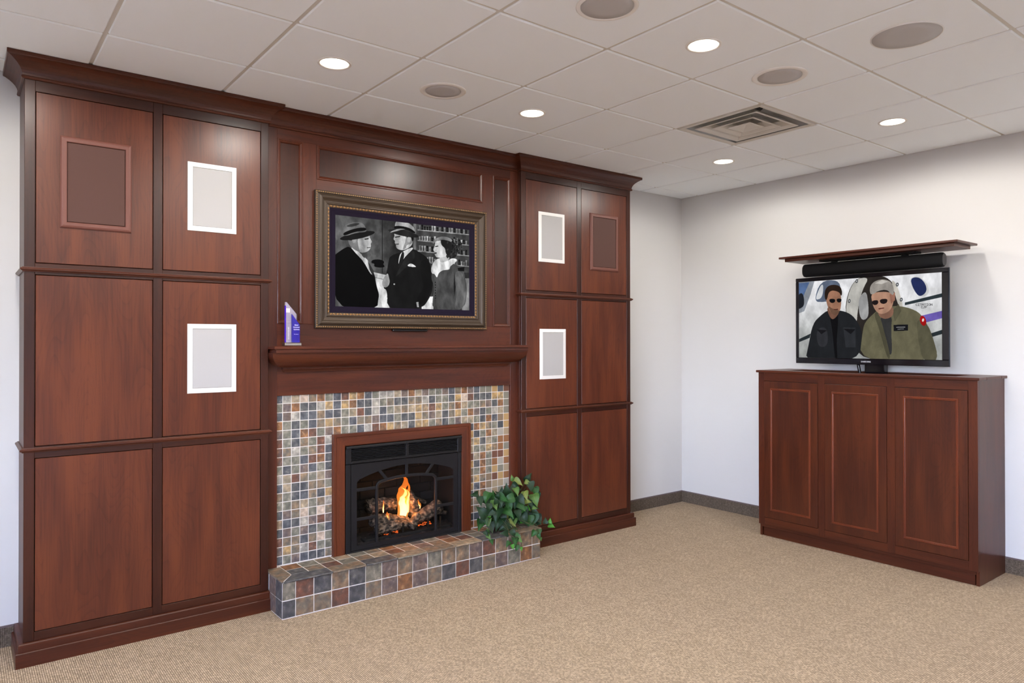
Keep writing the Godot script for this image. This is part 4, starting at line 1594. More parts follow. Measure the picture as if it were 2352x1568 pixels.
	shape(img, q, [1180, 700, 1310, 650, 1310, 740, 1250, 770, 1200, 750], Color(0.52, 0.38, 0.31))
	shape(img, q, [1130, 560, 1180, 540, 1280, 540, 1312, 570, 1310, 640, 1280, 700, 1230, 725, 1190, 720, 1155, 680, 1138, 620], Color(0.70, 0.54, 0.45))
	shape(img, q, [1280, 560, 1322, 545, 1322, 610, 1290, 640], Color(0.60, 0.42, 0.35))
	shape(img, q, [1122, 560, 1120, 500, 1150, 455, 1220, 432, 1290, 450, 1315, 510, 1312, 570, 1290, 560, 1260, 520, 1190, 530, 1150, 560], Color(0.60, 0.58, 0.55))
	shape(img, q, [1160, 470, 1220, 440, 1270, 455, 1220, 475], Color(0.76, 0.74, 0.71))
	shape(img, q, [1136, 614, 1188, 606, 1190, 638, 1164, 652, 1142, 642], Color(0.12, 0.09, 0.09))
	shape(img, q, [1200, 602, 1262, 596, 1262, 626, 1236, 642, 1206, 634], Color(0.12, 0.09, 0.09))
	shape(img, q, [1190, 676, 1236, 670, 1236, 678, 1194, 686], Color(0.38, 0.20, 0.17), false)
	var r := RandomNumberGenerator.new()
	r.seed = 4
	mottle(img, 0.08, 8)
	for k in 5000:
		var x := r.randi_range(0, W - 1)
		var y := r.randi_range(int(HH * 0.5), HH - 1)
		var c := img.get_pixel(x, y)
		img.set_pixel(x, y, c * r.randf_range(0.8, 1.25))
	img.resize(W / 2, HH / 2, Image.INTERPOLATE_LANCZOS)
	img.resize(W, HH, Image.INTERPOLATE_CUBIC)

# ------------------------------------------------------------------ lift cabinet on the right wall
const KX := 4.385
const KZ0 := 1.119
const KZ1 := 2.634

func build_lift_cabinet() -> void:
	var t := thing("lift_cabinet", "low cherry cabinet with three panelled doors standing against the bare wall", "cabinet", Vector3(4.61, 0, 1.8765))
	var top := 1.2560
	var back := XB - 0.010
	part(t, "inner_front", box(Vector3(KX + 0.020, 0.1, KZ0 + 0.02), Vector3(KX + 0.026, top - 0.01, KZ1 - 0.02), 0.0), M.gap)
	part(t, "back_panel", box(Vector3(back - 0.012, 0.0, KZ0 + 0.019), Vector3(back, top, KZ1 - 0.019), 0.0005), M.cab)
	part(t, "bottom_panel", box(Vector3(KX + 0.026, 0.08, KZ0 + 0.019), Vector3(back - 0.012, 0.098, KZ1 - 0.019), 0.0005), M.cab)
	for z in [KZ0, KZ1 - 0.019]:
		part(t, "side_panel", box(Vector3(KX + 0.0195, 0.0, z), Vector3(back, top, z + 0.019), 0.001), M.cab)
	var doors := [[1.171, 1.603], [1.658, 2.090], [2.147, 2.580]]
	for s in [[KZ0, 1.169], [1.605, 1.656], [2.092, 2.145], [2.582, KZ1]]:
		part(t, "stile", box(Vector3(KX, 0.09, s[0]), Vector3(KX + 0.02, top, s[1]), 0.001), M.cab_v)
	part(t, "rail", box(Vector3(KX + 0.0004, 1.194, KZ0 + 0.05), Vector3(KX + 0.02, top, KZ1 - 0.052), 0.0008), M.cab_h)
	part(t, "rail", box(Vector3(KX + 0.0004, 0.09, KZ0 + 0.05), Vector3(KX + 0.02, 0.146, KZ1 - 0.052), 0.0008), M.cab_h)
	var prof := [Vector2(0.0, 0.0), Vector2(0.0, 0.004), Vector2(0.003, 0.0075), Vector2(0.006, 0.0075), Vector2(0.0075, 0.005), Vector2(0.0095, 0.005), Vector2(0.011, 0.0065), Vector2(0.014, 0.005), Vector2(0.016, 0.0)]
	for d in doors:
		var door := part(t, "door", box(Vector3(KX - 0.004, 0.149, d[0]), Vector3(KX + 0.016, 1.1910, d[1]), 0.0015), M.cab)
		var st := mb()
		var x := KX - 0.004
		var a: float = d[0] + 0.052
		var b: float = d[1] - 0.052
		sweep(st, prof, [Vector3(x, 0.206, a), Vector3(x, 0.206, b), Vector3(x, 1.138, b), Vector3(x, 1.138, a)], Vector3.LEFT, true)
		part(door, "bead_moulding", st, M.bead)
	# top with the opening for the lift
	var y0 := 1.2560
	var y1 := 1.2735
	var ox0 := 4.492
	var ox1 := 4.738
	var oz0 := 1.287
	var oz1 := 2.470
	var fx := KX - 0.016
	for r in [[fx, ox0, KZ0 - 0.014, KZ1 + 0.014], [ox1, XB - 0.001, KZ0 - 0.014, KZ1 + 0.014], [ox0, ox1, KZ0 - 0.014, oz0], [ox0, ox1, oz1, KZ1 + 0.014]]:
		part(t, "top_board", box(Vector3(r[0], y0, r[2]), Vector3(r[1], y1, r[3]), 0.003), M.cab_h)
	for r in [[ox0 - 0.012, ox0, oz0, oz1], [ox1, ox1 + 0.012, oz0, oz1]]:
		part(t, "lift_well", box(Vector3(r[0], 0.95, r[2]), Vector3(r[1], y0, r[3]), 0.0), M.cab)
	# stepped plinth, cut short at the carpet skirting
	var path := [Vector3(4.790, 0, KZ0), Vector3(KX, 0, KZ0), Vector3(KX, 0, KZ1), Vector3(4.790, 0, KZ1)]
	var basep := [Vector2(0, 0), Vector2(0.027, 0.0), Vector2(0.027, 0.064), Vector2(0.024, 0.068), Vector2(0.016, 0.068), Vector2(0.016, 0.100), Vector2(0.013, 0.105), Vector2(0, 0.105)]
	var st2 := mb()
	sweep(st2, basep, path, Vector3.UP)
	part(t, "base", st2, M.cab_h)
	# raised lid of the lift
	var l := thing("raised_board", "cherry lid board raised above the sound bar on the lift", "lid", Vector3(4.61, 2.09, 1.878))
	part(l, "top_board", box(Vector3(4.450, 2.1235, 1.254), Vector3(4.774, 2.1375, 2.502), 0.002), M.cab_h)
	part(l, "under_board", box(Vector3(4.481, 2.1015, 1.287), Vector3(4.745, 2.1237, 2.470), 0.0015), M.cab_h)
	part(l, "bracket", box(Vector3(4.560, 2.0905, 1.52), Vector3(4.66, 2.1017, 2.20), 0.001), M.black_matte)

func build_television() -> void:
	var x := 4.545
	var t := thing("television", "flat black television on the lift showing two men before an aircraft", "television", Vector3(4.57, 1.28, 1.875))
	var z0 := 1.340
	var z1 := 2.4150
	var y0 := 1.3300
	var y1 := 1.9735
	var sz0 := 1.3655
	var sz1 := 2.3725
	var sy0 := 1.3735
	var sy1 := 1.9455
	for r in [[y0, sy0, z0, z1], [sy1, y1, z0, z1], [sy0, sy1, z0, sz0], [sy0, sy1, sz1, z1]]:
		part(t, "bezel", box(Vector3(x - 0.003, r[0], r[2]), Vector3(x + 0.012, r[1], r[3]), 0.003), M.gloss)
	var rim := std(c8(40, 52, 66), 0.12, 0.6)
	part(t, "edge_strip", box(Vector3(x + 0.001, y0 - 0.001, z1 - 0.002), Vector3(x + 0.014, y1 + 0.001, z1 + 0.0022), 0.001), rim)
	part(t, "back_cover", box(Vector3(x + 0.012, y0 + 0.01, z0 + 0.01), Vector3(x + 0.045, y1 - 0.01, z1 - 0.01), 0.01), M.black_matte)
	var img := Image.create(768, 440, false, Image.FORMAT_RGB8)
	paint_aircraft(img)
	screen(t, img, Vector3(x + 0.0005, sy0 - 0.001, sz0 - 0.001), Vector3(0, 0, sz1 - sz0 + 0.002), Vector3(0, sy1 - sy0 + 0.002, 0), Vector3.LEFT, 0.95)
	var tm := TextMesh.new()
	var fnt := SystemFont.new()
	fnt.font_names = PackedStringArray(["Droid Sans"])
	fnt.font_weight = 700
	tm.font = fnt
	tm.text = "SAMSUNG"
	tm.font_size = 32
	tm.pixel_size = 0.00045
	tm.depth = 0.0006
	var lg := own(t, "maker_lettering", tm, std(c8(190, 190, 194), 0.4))
	lg.position = Vector3(x - 0.0034, 1.3515, 1.8765) - t.position
	lg.rotation.y = -PI * 0.5
	part(t, "lift_post", box(Vector3(4.585, 0.60, 1.845), Vector3(4.640, 1.45, 1.985), 0.004), M.gloss)
	var cab := mb(true)
	tube(cab, [Vector3(4.580, 1.36, 1.802), Vector3(4.578, 1.32, 1.806), Vector3(4.582, 1.27, 1.814), Vector3(4.59, 1.20, 1.826), Vector3(4.60, 1.0, 1.83)], [0.011, 0.011, 0.011, 0.011, 0.011], 10)
	part(t, "cable", cab, M.black)
	# sound bar under the lid
	var s := thing("sound_bar", "long black cylindrical sound bar hung between lid and television", "speaker", Vector3(4.60, 1.98, 1.872))
	var st := mb(true)
	var ring := []
	var n := 20
	var prof := []
	for k in n:
		var a := TAU * k / n
		var c := cos(a)
		var d := sin(a)
		prof.append(Vector2(signf(c) * pow(absf(c), 0.75) * 0.040, signf(d) * pow(absf(d), 0.75) * 0.0495))
	var zs := [[1.381, 0.80], [1.387, 0.95], [1.397, 1.0], [2.350, 1.0], [2.362, 0.95], [2.370, 0.80]]
	for k in zs.size() - 1:
		for j in n:
			var p: Vector2 = prof[j]
			var r: Vector2 = prof[(j + 1) % n]
			var c := Vector3(4.597, 2.0325, (zs[k][0] + zs[k + 1][0]) * 0.5)
			var f := func(v: Vector2, e: Array) -> Vector3: return Vector3(4.597 + v.x * e[1], 2.0325 + v.y * e[1], e[0])
			quad(st, f.call(p, zs[k]), f.call(r, zs[k]), f.call(r, zs[k + 1]), f.call(p, zs[k + 1]), c)
	part(s, "grille", st, M.black_matte)
	for e in [zs[0], zs[5]]:
		var cap := mb()
		for j in n:
			var p: Vector2 = prof[j]
			var r: Vector2 = prof[(j + 1) % n]
			tri(cap, Vector3(4.597, 2.0325, e[0]), Vector3(4.597 + p.x * e[1], 2.0325 + p.y * e[1], e[0]), Vector3(4.597 + r.x * e[1], 2.0325 + r.y * e[1], e[0]), Vector3(4.597, 2.0325, 1.87))
		part(s, "end_cap", cap, M.black)
	for z in [1.62, 2.12]:
		part(s, "hanger", box(Vector3(4.585, 2.075, z - 0.02), Vector3(4.61, 2.0907, z + 0.02), 0.001), M.black_matte)

# ------------------------------------------------------------------ in-wall speakers
func build_wall_speakers() -> void:
	var whites := [
		["white framed wall speaker in the panel next to the picture frame, above the award", 0.449, 2.0845, 0.697, 2.446],
		["white framed wall speaker on the middle door of the cabinet beside the award", 0.449, 1.2265, 0.697, 1.592],
		["white framed wall speaker in the upper door, beside a brown speaker, over the ivy side", 2.843, 2.082, 3.096, 2.4495],
		["white framed wall speaker on a middle door above the ivy plant", 2.853, 1.2195, 3.107, 1.589],
	]
	whites[0][0] = "white wall speaker in the upper panel of the cabinet by the glass award"
	whites[1][0] = "white wall speaker in the middle panel of the cabinet by the glass award"
	whites[2][0] = "white wall speaker in the upper panel of the cabinet behind the ivy"
	whites[3][0] = "white wall speaker in the middle panel of the cabinet behind the ivy"
	for a in whites:
		wall_speaker(a[0], a[1], a[2], a[3], a[4], 0.025, M.white_trim, M.white_grille, 0.008, "white in-wall speakers")
	wall_speaker("large brown wall speaker in the upper panel of the cabinet by the glass award", -0.118, 2.043, 0.186, 2.482, 0.028, M.brown_trim, M.brown_grille, 0.012, "brown in-wall speakers")
	wall_speaker("large brown wall speaker in the upper panel of the cabinet behind the ivy", 3.361, 2.0505, 3.669, 2.4945, 0.027, M.brown_trim, M.brown_grille, 0.012, "brown in-wall speakers")

func wall_speaker(label: String, x0: float, y0: float, x1: float, y1: float, w: float, m: Material, g: Material, d: float, group: String) -> void:
	var t := thing("wall_speaker", label, "speaker", Vector3((x0 + x1) * 0.5, y0, FACE), group)
	var st := mb()
	var prof := [Vector2(0, -0.002), Vector2(0, d * 0.35), Vector2(w * 0.20, d * 0.8), Vector2(w * 0.45, d), Vector2(w * 0.90, d), Vector2(w, d * 0.8), Vector2(w, -0.002)]
	if m == M.white_trim:
		prof = [Vector2(0, -0.002), Vector2(0, d * 0.4), Vector2(w * 0.92, d), Vector2(w, d * 0.85), Vector2(w, -0.002)]
	sweep(st, prof, rect_path(x0, y0, x1, y1, FACE), Vector3.BACK, true)
	part(t, "frame", st, m)
	var gap := 0.0008 if m == M.white_trim else 0.002
	part(t, "grille", box(Vector3(x0 + w + gap, y0 + w + gap, FACE - 0.001), Vector3(x1 - w - gap, y1 - w - gap, FACE + d * 0.72), 0.002), g)

# ------------------------------------------------------------------ lamps, speakers and vent in the ceiling
func lamp_at(i: float, j: float) -> Vector3:
	return Vector3((i + 0.5) * T, H, Z0 + (j + 0.5) * T)

func build_ceiling_fittings() -> void:
	var proto := Node3D.new()
	var ring := mb(true)
	lathe(ring, Vector3.ZERO, [Vector2(0.066, 0.002), Vector2(0.067, -0.003), Vector2(0.072, -0.0045), Vector2(0.079, -0.003), Vector2(0.080, 0.0)], 40)
	var lens := mb(true)
	lathe(lens, Vector3.ZERO, [Vector2(0.0, -0.0042), Vector2(0.045, -0.0036), Vector2(0.0662, -0.0015)], 40)
	own(proto, "trim_ring", ring, M.fitting_ring)
	own(proto, "light_lens", lens, M.lens)
	var l := SpotLight3D.new()
	l.name = "lamp"
	l.light_color = Color(1.0, 0.985, 0.955)
	l.light_energy = LAMP_ENERGY
	l.light_size = 0.062
	l.spot_range = 14.0
	l.spot_attenuation = 2.0
	l.spot_angle = 90.0
	l.spot_angle_attenuation = 0.30
	l.shadow_enabled = true
	l.rotation.x = -PI * 0.5
	l.position = Vector3(0, -0.012, 0)
	proto.add_child(l)
	var where := {
		Vector2i(-1, 0): "round recessed ceiling light above the free end of the cabinet by the award",
		Vector2i(1, 0): "round recessed ceiling light shining on the cabinet by the award",
		Vector2i(3, 0): "round recessed ceiling light in front of the framed television",
		Vector2i(6, 0): "round recessed ceiling light nearest the room corner",
		Vector2i(6, 2): "round recessed ceiling light in front of the raised cabinet lid",
		Vector2i(3, 2): "round recessed ceiling light between two round ceiling speakers, away from the walls",
	}
	for i in [-3, -1, 1, 3, 6]:
		for j in [0, 2, 4, 6]:
			var o: Node3D = proto.duplicate()
			o.name = unique("recessed_light")
			add_child(o, true)
			o.position = lamp_at(i, j)
			o.set_meta("label", where.get(Vector2i(i, j), "round recessed ceiling light over the open carpet, away from both furnished walls"))
			o.set_meta("category", "light")
			o.set_meta("group", "recessed ceiling lights")
	proto.free()
	for d in [[2, 0, 0.1225, 0.095, "round ceiling speaker with a wide rim in front of the framed television"], [4, 2, 0.1325, 0.107, "round ceiling speaker with a wide rim beside the square air vent"], [2, 2, 0.1245, 0.106, "round ceiling speaker with a wide rim farther from the panelled wall"], [4, 3, 0.1415, 0.1365, "largest round ceiling speaker with only a hairline rim"]]:
		var s := thing("ceiling_speaker", d[4], "speaker", lamp_at(d[0], d[1]), "round ceiling speakers")
		var st := mb(true)
		lathe(st, Vector3.ZERO, [Vector2(d[2], 0.001), Vector2(d[2], -0.003), Vector2(d[2] - 0.003, -0.0055), Vector2(d[3] + 0.002, -0.006), Vector2(d[3], -0.003)], 56)
		own(s, "rim", st, M.fitting_ring)
		var g := mb(true)
		lathe(g, Vector3.ZERO, [Vector2(0.0, -0.0060), Vector2(d[3] * 0.6, -0.0056), Vector2(d[3] - 0.001, -0.004), Vector2(d[3] - 0.001, 0.001)], 56)
		own(s, "grille", g, M.fitting_grille)
	# square air diffuser
	var v := thing("air_vent", "square white louvred air vent set in the ceiling grid", "vent", lamp_at(5, 1))
	var can := mb()
	for k in 4:
		var a := Vector3(cos(k * PI * 0.5), 0, sin(k * PI * 0.5))
		var b := Vector3(-a.z, 0, a.x)
		quad(can, a * 0.285 + b * 0.285, a * 0.285 - b * 0.285, a * 0.235 - b * 0.235 + Vector3.UP * 0.11, a * 0.235 + b * 0.235 + Vector3.UP * 0.11, Vector3(0, 0.05, 0) + a * 2.0)
	quad(can, Vector3(-0.235, 0.11, -0.235), Vector3(0.235, 0.11, -0.235), Vector3(0.235, 0.11, 0.235), Vector3(-0.235, 0.11, 0.235), Vector3(0, 2, 0))
	own(v, "plenum", can, M.duct)
	var neck := mb(true)
	lathe(neck, Vector3(0, 0.108, 0), [Vector2(0.0, 0.0), Vector2(0.10, 0.0)], 32)
	own(v, "duct_mouth", neck, std(c8(30, 30, 32), 0.8))
	var sq := func(r: float) -> Array: return [Vector3(-r, 0, -r), Vector3(r, 0, -r), Vector3(r, 0, r), Vector3(-r, 0, r)]
	var rim := mb()
	sweep(rim, [Vector2(0.0, 0.007), Vector2(0.0, -0.002), Vector2(-0.020, -0.003), Vector2(-0.030, 0.004)], sq.call(0.296), Vector3.UP, true)
	own(v, "rim", rim, M.grid)
	for r in [0.222, 0.148]:
		var lv := mb()
		sweep(lv, [Vector2(0.0, -0.004), Vector2(-0.012, -0.0045), Vector2(-0.035, 0.006), Vector2(-0.060, 0.036), Vector2(-0.058, 0.038), Vector2(-0.033, 0.009), Vector2(-0.010, -0.002), Vector2(0.0, -0.002)], sq.call(r), Vector3.UP, true)
		own(v, "louvre", lv, M.grid)
	var mid := mb()
	sweep(mid, [Vector2(0.0, -0.004), Vector2(-0.012, -0.0045), Vector2(-0.03, 0.002), Vector2(-0.078, 0.012)], sq.call(0.079), Vector3.UP, true)
	own(v, "centre_louvre", mid, M.grid)

# ------------------------------------------------------------------ ivy on the hearth
# leaf: pixel of its middle, direction of its tip, length in pixels of a 7.13-times enlargement, tint
const LEAVES := [
	[210, 470, -1.0, 0.1, 140, 0], [310, 580, 0.1, 1.0, 165, 0], [410, 520, -0.3, 1.0, 195, 1], [515, 470, 0.1, -1.0, 125, 1], [550, 640, 0.3, 1.0, 175, 2],
	[600, 480, 0.4, -1.0, 110, 0], [680, 530, 0.8, 0.5, 195, 1], [760, 550, -0.9, 0.35, 205, 1], [740, 390, -0.05, -1.0, 215, 0], [830, 190, -0.3, -1.0, 100, 2],
	[930, 270, 1.0, 0.6, 165, 3], [900, 350, 0.9, 0.5, 180, 0], [900, 420, 0.4, 1.0, 150, 2], [1095, 190, 0.6, -1.0, 175, 0], [1135, 340, 0.1, 1.0, 180, 0],
	[1090, 270, 0.9, 0.4, 110, 3], [1210, 430, 0.2, 1.0, 180, 1], [1245, 410, 1.0, 0.5, 120, 0], [1210, 560, 0.3, 1.0, 220, 2], [1260, 500, 0.0, 1.0, 115, 0],
	[985, 560, 0.5, 0.7, 175, 0], [970, 650, 0.6, 0.8, 220, 1], [870, 610, 0.0, 1.0, 185, 0], [1050, 480, 0.3, 1.0, 160, 3], [1090, 580, 1.0, 0.1, 120, 3],
	[330, 740, -0.75, -0.7, 235, 0], [450, 690, 0.0, 1.0, 150, 0], [580, 800, -0.2, 1.0, 245, 0], [600, 930, -0.3, 1.0, 260, 0], [770, 760, 0.8, 0.7, 235, 1],
	[440, 800, -0.2, -1.0, 95, 4], [340, 870, 0.0, -1.0, 135, 0], [305, 970, -0.3, 1.0, 195, 1], [400, 910, 0.2, 1.0, 135, 1], [450, 900, 0.7, -0.7, 135, 2],
	[490, 1010, 0.2, 1.0, 180, 0], [700, 990, -0.8, 0.5, 225, 0], [790, 930, 1.0, 0.6, 220, 3], [780, 1020, -0.4, 0.9, 95, 2], [875, 910, 0.0, 1.0, 115, 2],
	[985, 915, 1.0, 0.2, 115, 4], [850, 850, -0.2, 1.0, 155, 0], [930, 800, 0.2, 1.0, 165, 0], [1020, 860, 0.6, 1.0, 260, 0], [1040, 770, 0.3, 1.0, 195, 0],
	[1150, 900, -0.3, 1.0, 260, 1], [1110, 900, -0.1, 1.0, 185, 1], [1200, 690, 1.0, 0.1, 95, 2], [1210, 750, 0.8, 0.3, 135, 0], [1090, 680, -0.1, -1.0, 95, 4],
	[1270, 880, 0.4, 1.0, 170, 0], [1230, 950, -0.6, 0.8, 130, 0], [1375, 890, 0.0, -1.0, 105, 0], [1450, 890, 0.1, -1.0, 90, 4], [1480, 980, 1.0, 0.4, 115, 4],
	[1270, 1090, 0.0, 1.0, 115, 1], [1270, 1160, 0.3, 1.0, 95, 1], [1175, 1110, -0.6, 0.9, 125, 1], [1300, 1200, 0.2, 1.0, 65, 2], [430, 1060, -0.2, -1.0, 85, 1],
	[410, 1110, 0.6, 0.8, 105, 0], [450, 1165, 0.6, 0.8, 95, 2], [495, 1250, 0.4, 1.0, 95, 1], [700, 1100, -1.0, 0.0, 145, 0], [850, 1110, 0.6, 1.0, 135, 0],
	[885, 1030, 1.0, 0.2, 85, 1], [880, 1240, 0.0, 1.0, 150, 1], [760, 1285, -0.5, 0.8, 110, 1], [960, 1215, 0.6, 0.6, 110, 2], [840, 1325, 0.3, 1.0, 85, 4],
	[905, 1345, -0.3, 1.0, 110, 1], [978, 1360, 0.2, 1.0, 70, 4], [930, 1130, 0.8, 0.3, 90, 1], [650, 600, 0.0, 1.0, 130, 0], [790, 680, 0.3, 1.0, 150, 1],
	[700, 850, 0.4, 1.0, 150, 0], [560, 560, -0.3, -1.0, 120, 0], [480, 780, -0.6, 0.6, 130, 0], [1130, 620, 0.5, 0.8, 130, 0], [1010, 720, -0.5, 0.9, 140, 1],
]

func leaf_mesh(fold: float, curl: float) -> ArrayMesh:
	# unit leaf: base at z = 0.5, tip at z = -0.5, lying in the xz plane
	var st := SurfaceTool.new()
	st.begin(Mesh.PRIMITIVE_TRIANGLES)
	st.set_smooth_group(0)
	var prof := [0.0, 0.29, 0.385, 0.385, 0.335, 0.255, 0.16, 0.065, 0.0]
	var back := [0.5, 0.53, 0.43, 0.29, 0.13, -0.04, -0.21, -0.38, -0.54]
	var spine := [0.44, 0.40, 0.33, 0.22, 0.09, -0.06, -0.22, -0.38, -0.54]
	for s in [-1.0, 1.0]:
		for k in prof.size() - 1:
			var v := []
			for e in [[k, 0.0], [k + 1, 0.0], [k + 1, 0.55], [k, 0.55], [k + 1, 1.0], [k, 1.0]]:
				var i: int = e[0]
				var f: float = e[1]
				var z := lerpf(spine[i], back[i], f)
				var x: float = prof[i] * f * s
				var y := fold * absf(x) + curl * (z * z) - 0.35 * x * x
				v.append([Vector3(x, y, z), Vector2(0.5 + x * 1.3, 0.5 - z * 0.9)])
			var order := [0, 1, 2, 0, 2, 3, 3, 2, 4, 3, 4, 5]
			if s < 0.0:
				order.reverse()
			for q in order:
				st.set_uv(v[q][1])
				st.add_vertex(v[q][0])
	st.generate_normals()
	return st.commit()

func leaf_image(base: Color, vein: Color, edge: Color) -> Image:
	var w := 96
	var h := 128
	var im := Image.create(w, h, false, Image.FORMAT_RGB8)
	var n := FastNoiseLite.new()
	n.frequency = 0.05
	for y in h:
		for x in w:
			var u := absf(x / float(w) - 0.5) / 0.45
			var v := 1.0 - y / float(h)
			var c := base.lerp(edge, smoothstep(0.35, 1.0, u) * 0.5 + n.get_noise_2d(x, y) * 0.25)
			var k := fposmod((v - u * 0.42) * 6.0, 1.0)
			var line := maxf(smoothstep(0.08, 0.0, absf(k - 0.5)) * 0.45, smoothstep(0.06, 0.0, u))
			im.set_pixel(x, y, c.lerp(vein, line * 0.6))
	return im

func build_plant() -> void:
	var t := thing("ivy_plant", "trailing green artificial ivy standing on the end of the hearth", "plant", Vector3(2.42, 0.2083, 0.40))
	var mats := []
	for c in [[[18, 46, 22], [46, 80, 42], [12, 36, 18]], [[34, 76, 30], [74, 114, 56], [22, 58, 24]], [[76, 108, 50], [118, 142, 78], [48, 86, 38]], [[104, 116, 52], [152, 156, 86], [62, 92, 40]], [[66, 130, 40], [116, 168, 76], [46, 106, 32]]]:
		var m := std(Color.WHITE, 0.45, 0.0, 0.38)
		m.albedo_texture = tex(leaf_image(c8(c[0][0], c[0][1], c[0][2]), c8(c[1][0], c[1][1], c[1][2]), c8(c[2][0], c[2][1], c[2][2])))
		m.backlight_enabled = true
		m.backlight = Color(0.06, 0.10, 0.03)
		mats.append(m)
	var shapes := [leaf_mesh(0.30, -0.45), leaf_mesh(0.45, -0.75), leaf_mesh(0.20, 0.30), leaf_mesh(0.65, -0.35)]
	var pot := mb(true)
	lathe(pot, Vector3(2.42, 0.2083, 0.40), [Vector2(0.0, 0.0), Vector2(0.045, 0.0), Vector2(0.058, 0.075), Vector2(0.062, 0.078), Vector2(0.062, 0.088), Vector2(0.054, 0.088), Vector2(0.052, 0.078), Vector2(0.0, 0.076)], 28)
	part(t, "pot", pot, std(c8(58, 38, 28), 0.7))
	var stem_m := std(c8(72, 74, 40), 0.7)
	var sc := 1711.0 / 240.0
	var r := RandomNumberGenerator.new()
	r.seed = 31
	# the photograph's leaves first, then darker ones filling the heart of the plant
	var all := LEAVES.duplicate()
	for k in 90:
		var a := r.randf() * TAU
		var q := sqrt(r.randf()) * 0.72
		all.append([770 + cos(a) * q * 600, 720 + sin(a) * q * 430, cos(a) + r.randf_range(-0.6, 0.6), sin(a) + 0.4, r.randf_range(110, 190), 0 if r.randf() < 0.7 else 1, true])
	for d in all:
		var u: float = 1060.0 + d[0] / sc
		var v: float = 1070.0 + d[1] / sc
		var ex: float = (d[0] - 760.0) / 640.0
		var ey: float = (d[1] - 700.0) / 520.0
		var z: float = 0.345 + 0.14 * sqrt(maxf(0.0, 1.0 - ex * ex - ey * ey)) + r.randf_range(-0.02, 0.02)
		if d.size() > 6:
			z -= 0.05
		if d[1] > 1045:
			z = 0.553 + r.randf_range(0.0, 0.022)
		if d[0] > 1130:
			z = maxf(z, 0.40)
		if d[0] > 1300 and d[1] < 1040:
			z = 0.43
		var p := at_z(u, v, z)
		var scale_: float = d[4] / sc * p.distance_to(CAM) / FOCAL * 1.0
		var to_cam := (CAM - p).normalized()
		var right := Vector3.UP.cross(to_cam).normalized()
		var up := to_cam.cross(right)
		var tip: Vector3 = (right * d[2] - up * d[3]).normalized()
		tip = (tip + to_cam * r.randf_range(-0.25, 0.45)).normalized()
		var nrm := (to_cam + Vector3.UP * r.randf_range(0.1, 0.6) + right * r.randf_range(-0.45, 0.45))
		nrm = (nrm - tip * nrm.dot(tip)).normalized()
		var bx := nrm.cross(-tip).normalized()
		var o := MeshInstance3D.new()
		o.name = "leaf"
		o.mesh = shapes[r.randi() % 4]
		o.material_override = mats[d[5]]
		t.add_child(o, true)
		o.transform = Transform3D(Basis(bx * scale_, nrm * scale_, -tip * scale_), p - t.position)
		# stalk back towards the heart of the plant
		var foot: Vector3 = p - tip * scale_ * 0.44
		var heart := Vector3(clampf(foot.x, 2.37, 2.47), 0.29, 0.40)
		var hang: bool = d[1] > 1045
		var midp: Vector3 = foot.lerp(heart, 0.5) + Vector3(0, 0.05 if not hang else 0.10, 0.03)
		if hang:
			heart = Vector3(lerpf(foot.x, 2.42, 0.35), maxf(foot.y + 0.07, 0.262), 0.46)
			midp = Vector3(lerpf(foot.x, heart.x, 0.2) + r.randf_range(-0.01, 0.01), maxf(foot.y + 0.05, 0.240), 0.565)
		if d[0] > 1300 and d[1] < 1040:
			midp = foot.lerp(heart, 0.4) + Vector3(0, 0.02, 0.02)
		var pts := []
		for k in 7:
			var f := k / 6.0
			pts.append(foot.lerp(midp, f).lerp(midp.lerp(heart, f), f))
		var st := mb(true)
		tube(st, pts, [0.0008, 0.0009, 0.0010, 0.0011, 0.0011, 0.0012, 0.0012], 5)
		part(t, "stem", st, stem_m)

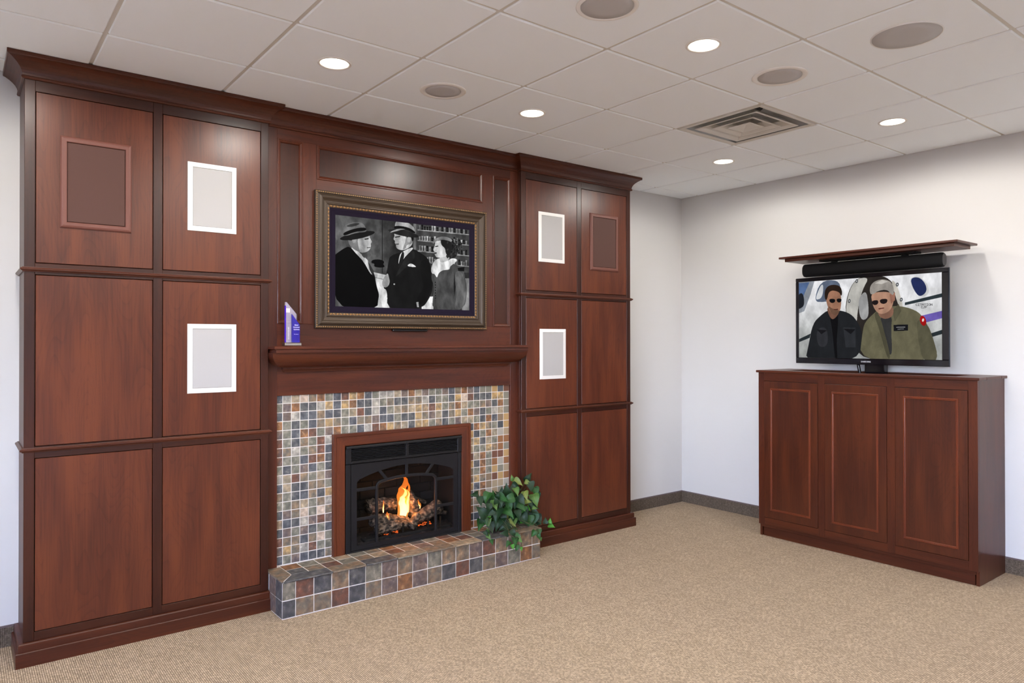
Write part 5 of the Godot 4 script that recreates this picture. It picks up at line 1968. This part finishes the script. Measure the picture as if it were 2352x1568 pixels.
# ------------------------------------------------------------------ glass award on the mantel
func build_award() -> void:
	var y := 1.4718
	var t := thing("glass_award", "clear and blue glass award with slanted top on a chrome base", "award", Vector3(0.995, y, 0.345))
	part(t, "chrome_base", award_base(y), M.chrome)
	var clear := std(Color(0.86, 0.84, 0.94, 0.30), 0.04)
	clear.transparency = BaseMaterial3D.TRANSPARENCY_ALPHA
	var blue := std(Color(0.16, 0.12, 0.62, 0.72), 0.06)
	blue.transparency = BaseMaterial3D.TRANSPARENCY_ALPHA
	var st := mb()
	extrude_xy(st, PackedVector2Array([Vector2(0.959, y + 0.021), Vector2(1.022, y + 0.021), Vector2(1.022, 1.655), Vector2(0.966, 1.720), Vector2(0.959, 1.722)]), 0.328, 0.344)
	part(t, "clear_plate", st, clear)
	var edge := mb()
	extrude_xy(edge, PackedVector2Array([Vector2(0.9575, y + 0.021), Vector2(0.9605, y + 0.021), Vector2(0.9605, 1.700), Vector2(0.9575, 1.702)]), 0.329, 0.346)
	part(t, "violet_edge", edge, std(Color(0.30, 0.16, 0.75), 0.1))
	var b := mb()
	extrude_xy(b, PackedVector2Array([Vector2(0.990, y + 0.021), Vector2(1.035, y + 0.021), Vector2(1.035, 1.594), Vector2(0.990, 1.655)]), 0.347, 0.358)
	part(t, "blue_plate", b, blue)
	part(t, "label_patch", box(Vector3(0.961, 1.662, 0.3442), Vector3(0.984, 1.687, 0.3450), 0.0002), std(c8(206, 196, 200), 0.5))
	var white := std(c8(236, 234, 240), 0.5)
	var fnt := SystemFont.new()
	fnt.font_names = PackedStringArray(["Droid Serif"])
	for d in [["SOUNDVISION", 0.9755, 1.545, 0.00036, PI * 0.5, 0.3446], ["Best", 1.016, 1.592, 0.00042, 0.0, 0.3585], ["Unusual", 1.015, 1.5795, 0.00034, 0.0, 0.3585], ["System", 1.016, 1.567, 0.00036, 0.0, 0.3585], ["The Award", 1.014, 1.540, 0.00018, 0.0, 0.3585]]:
		var tm := TextMesh.new()
		tm.font = fnt
		tm.text = d[0]
		tm.font_size = 28
		tm.pixel_size = d[3]
		tm.depth = 0.0003
		var o := own(t, "lettering", tm, white)
		o.position = Vector3(d[1], d[2], d[5]) - t.position
		o.rotation.z = d[4]

func award_base(y: float) -> SurfaceTool:
	var st := mb()
	cbox(st, Vector3(0.946, y, 0.315), Vector3(1.044, y + 0.0215, 0.372), 0.005)
	return st
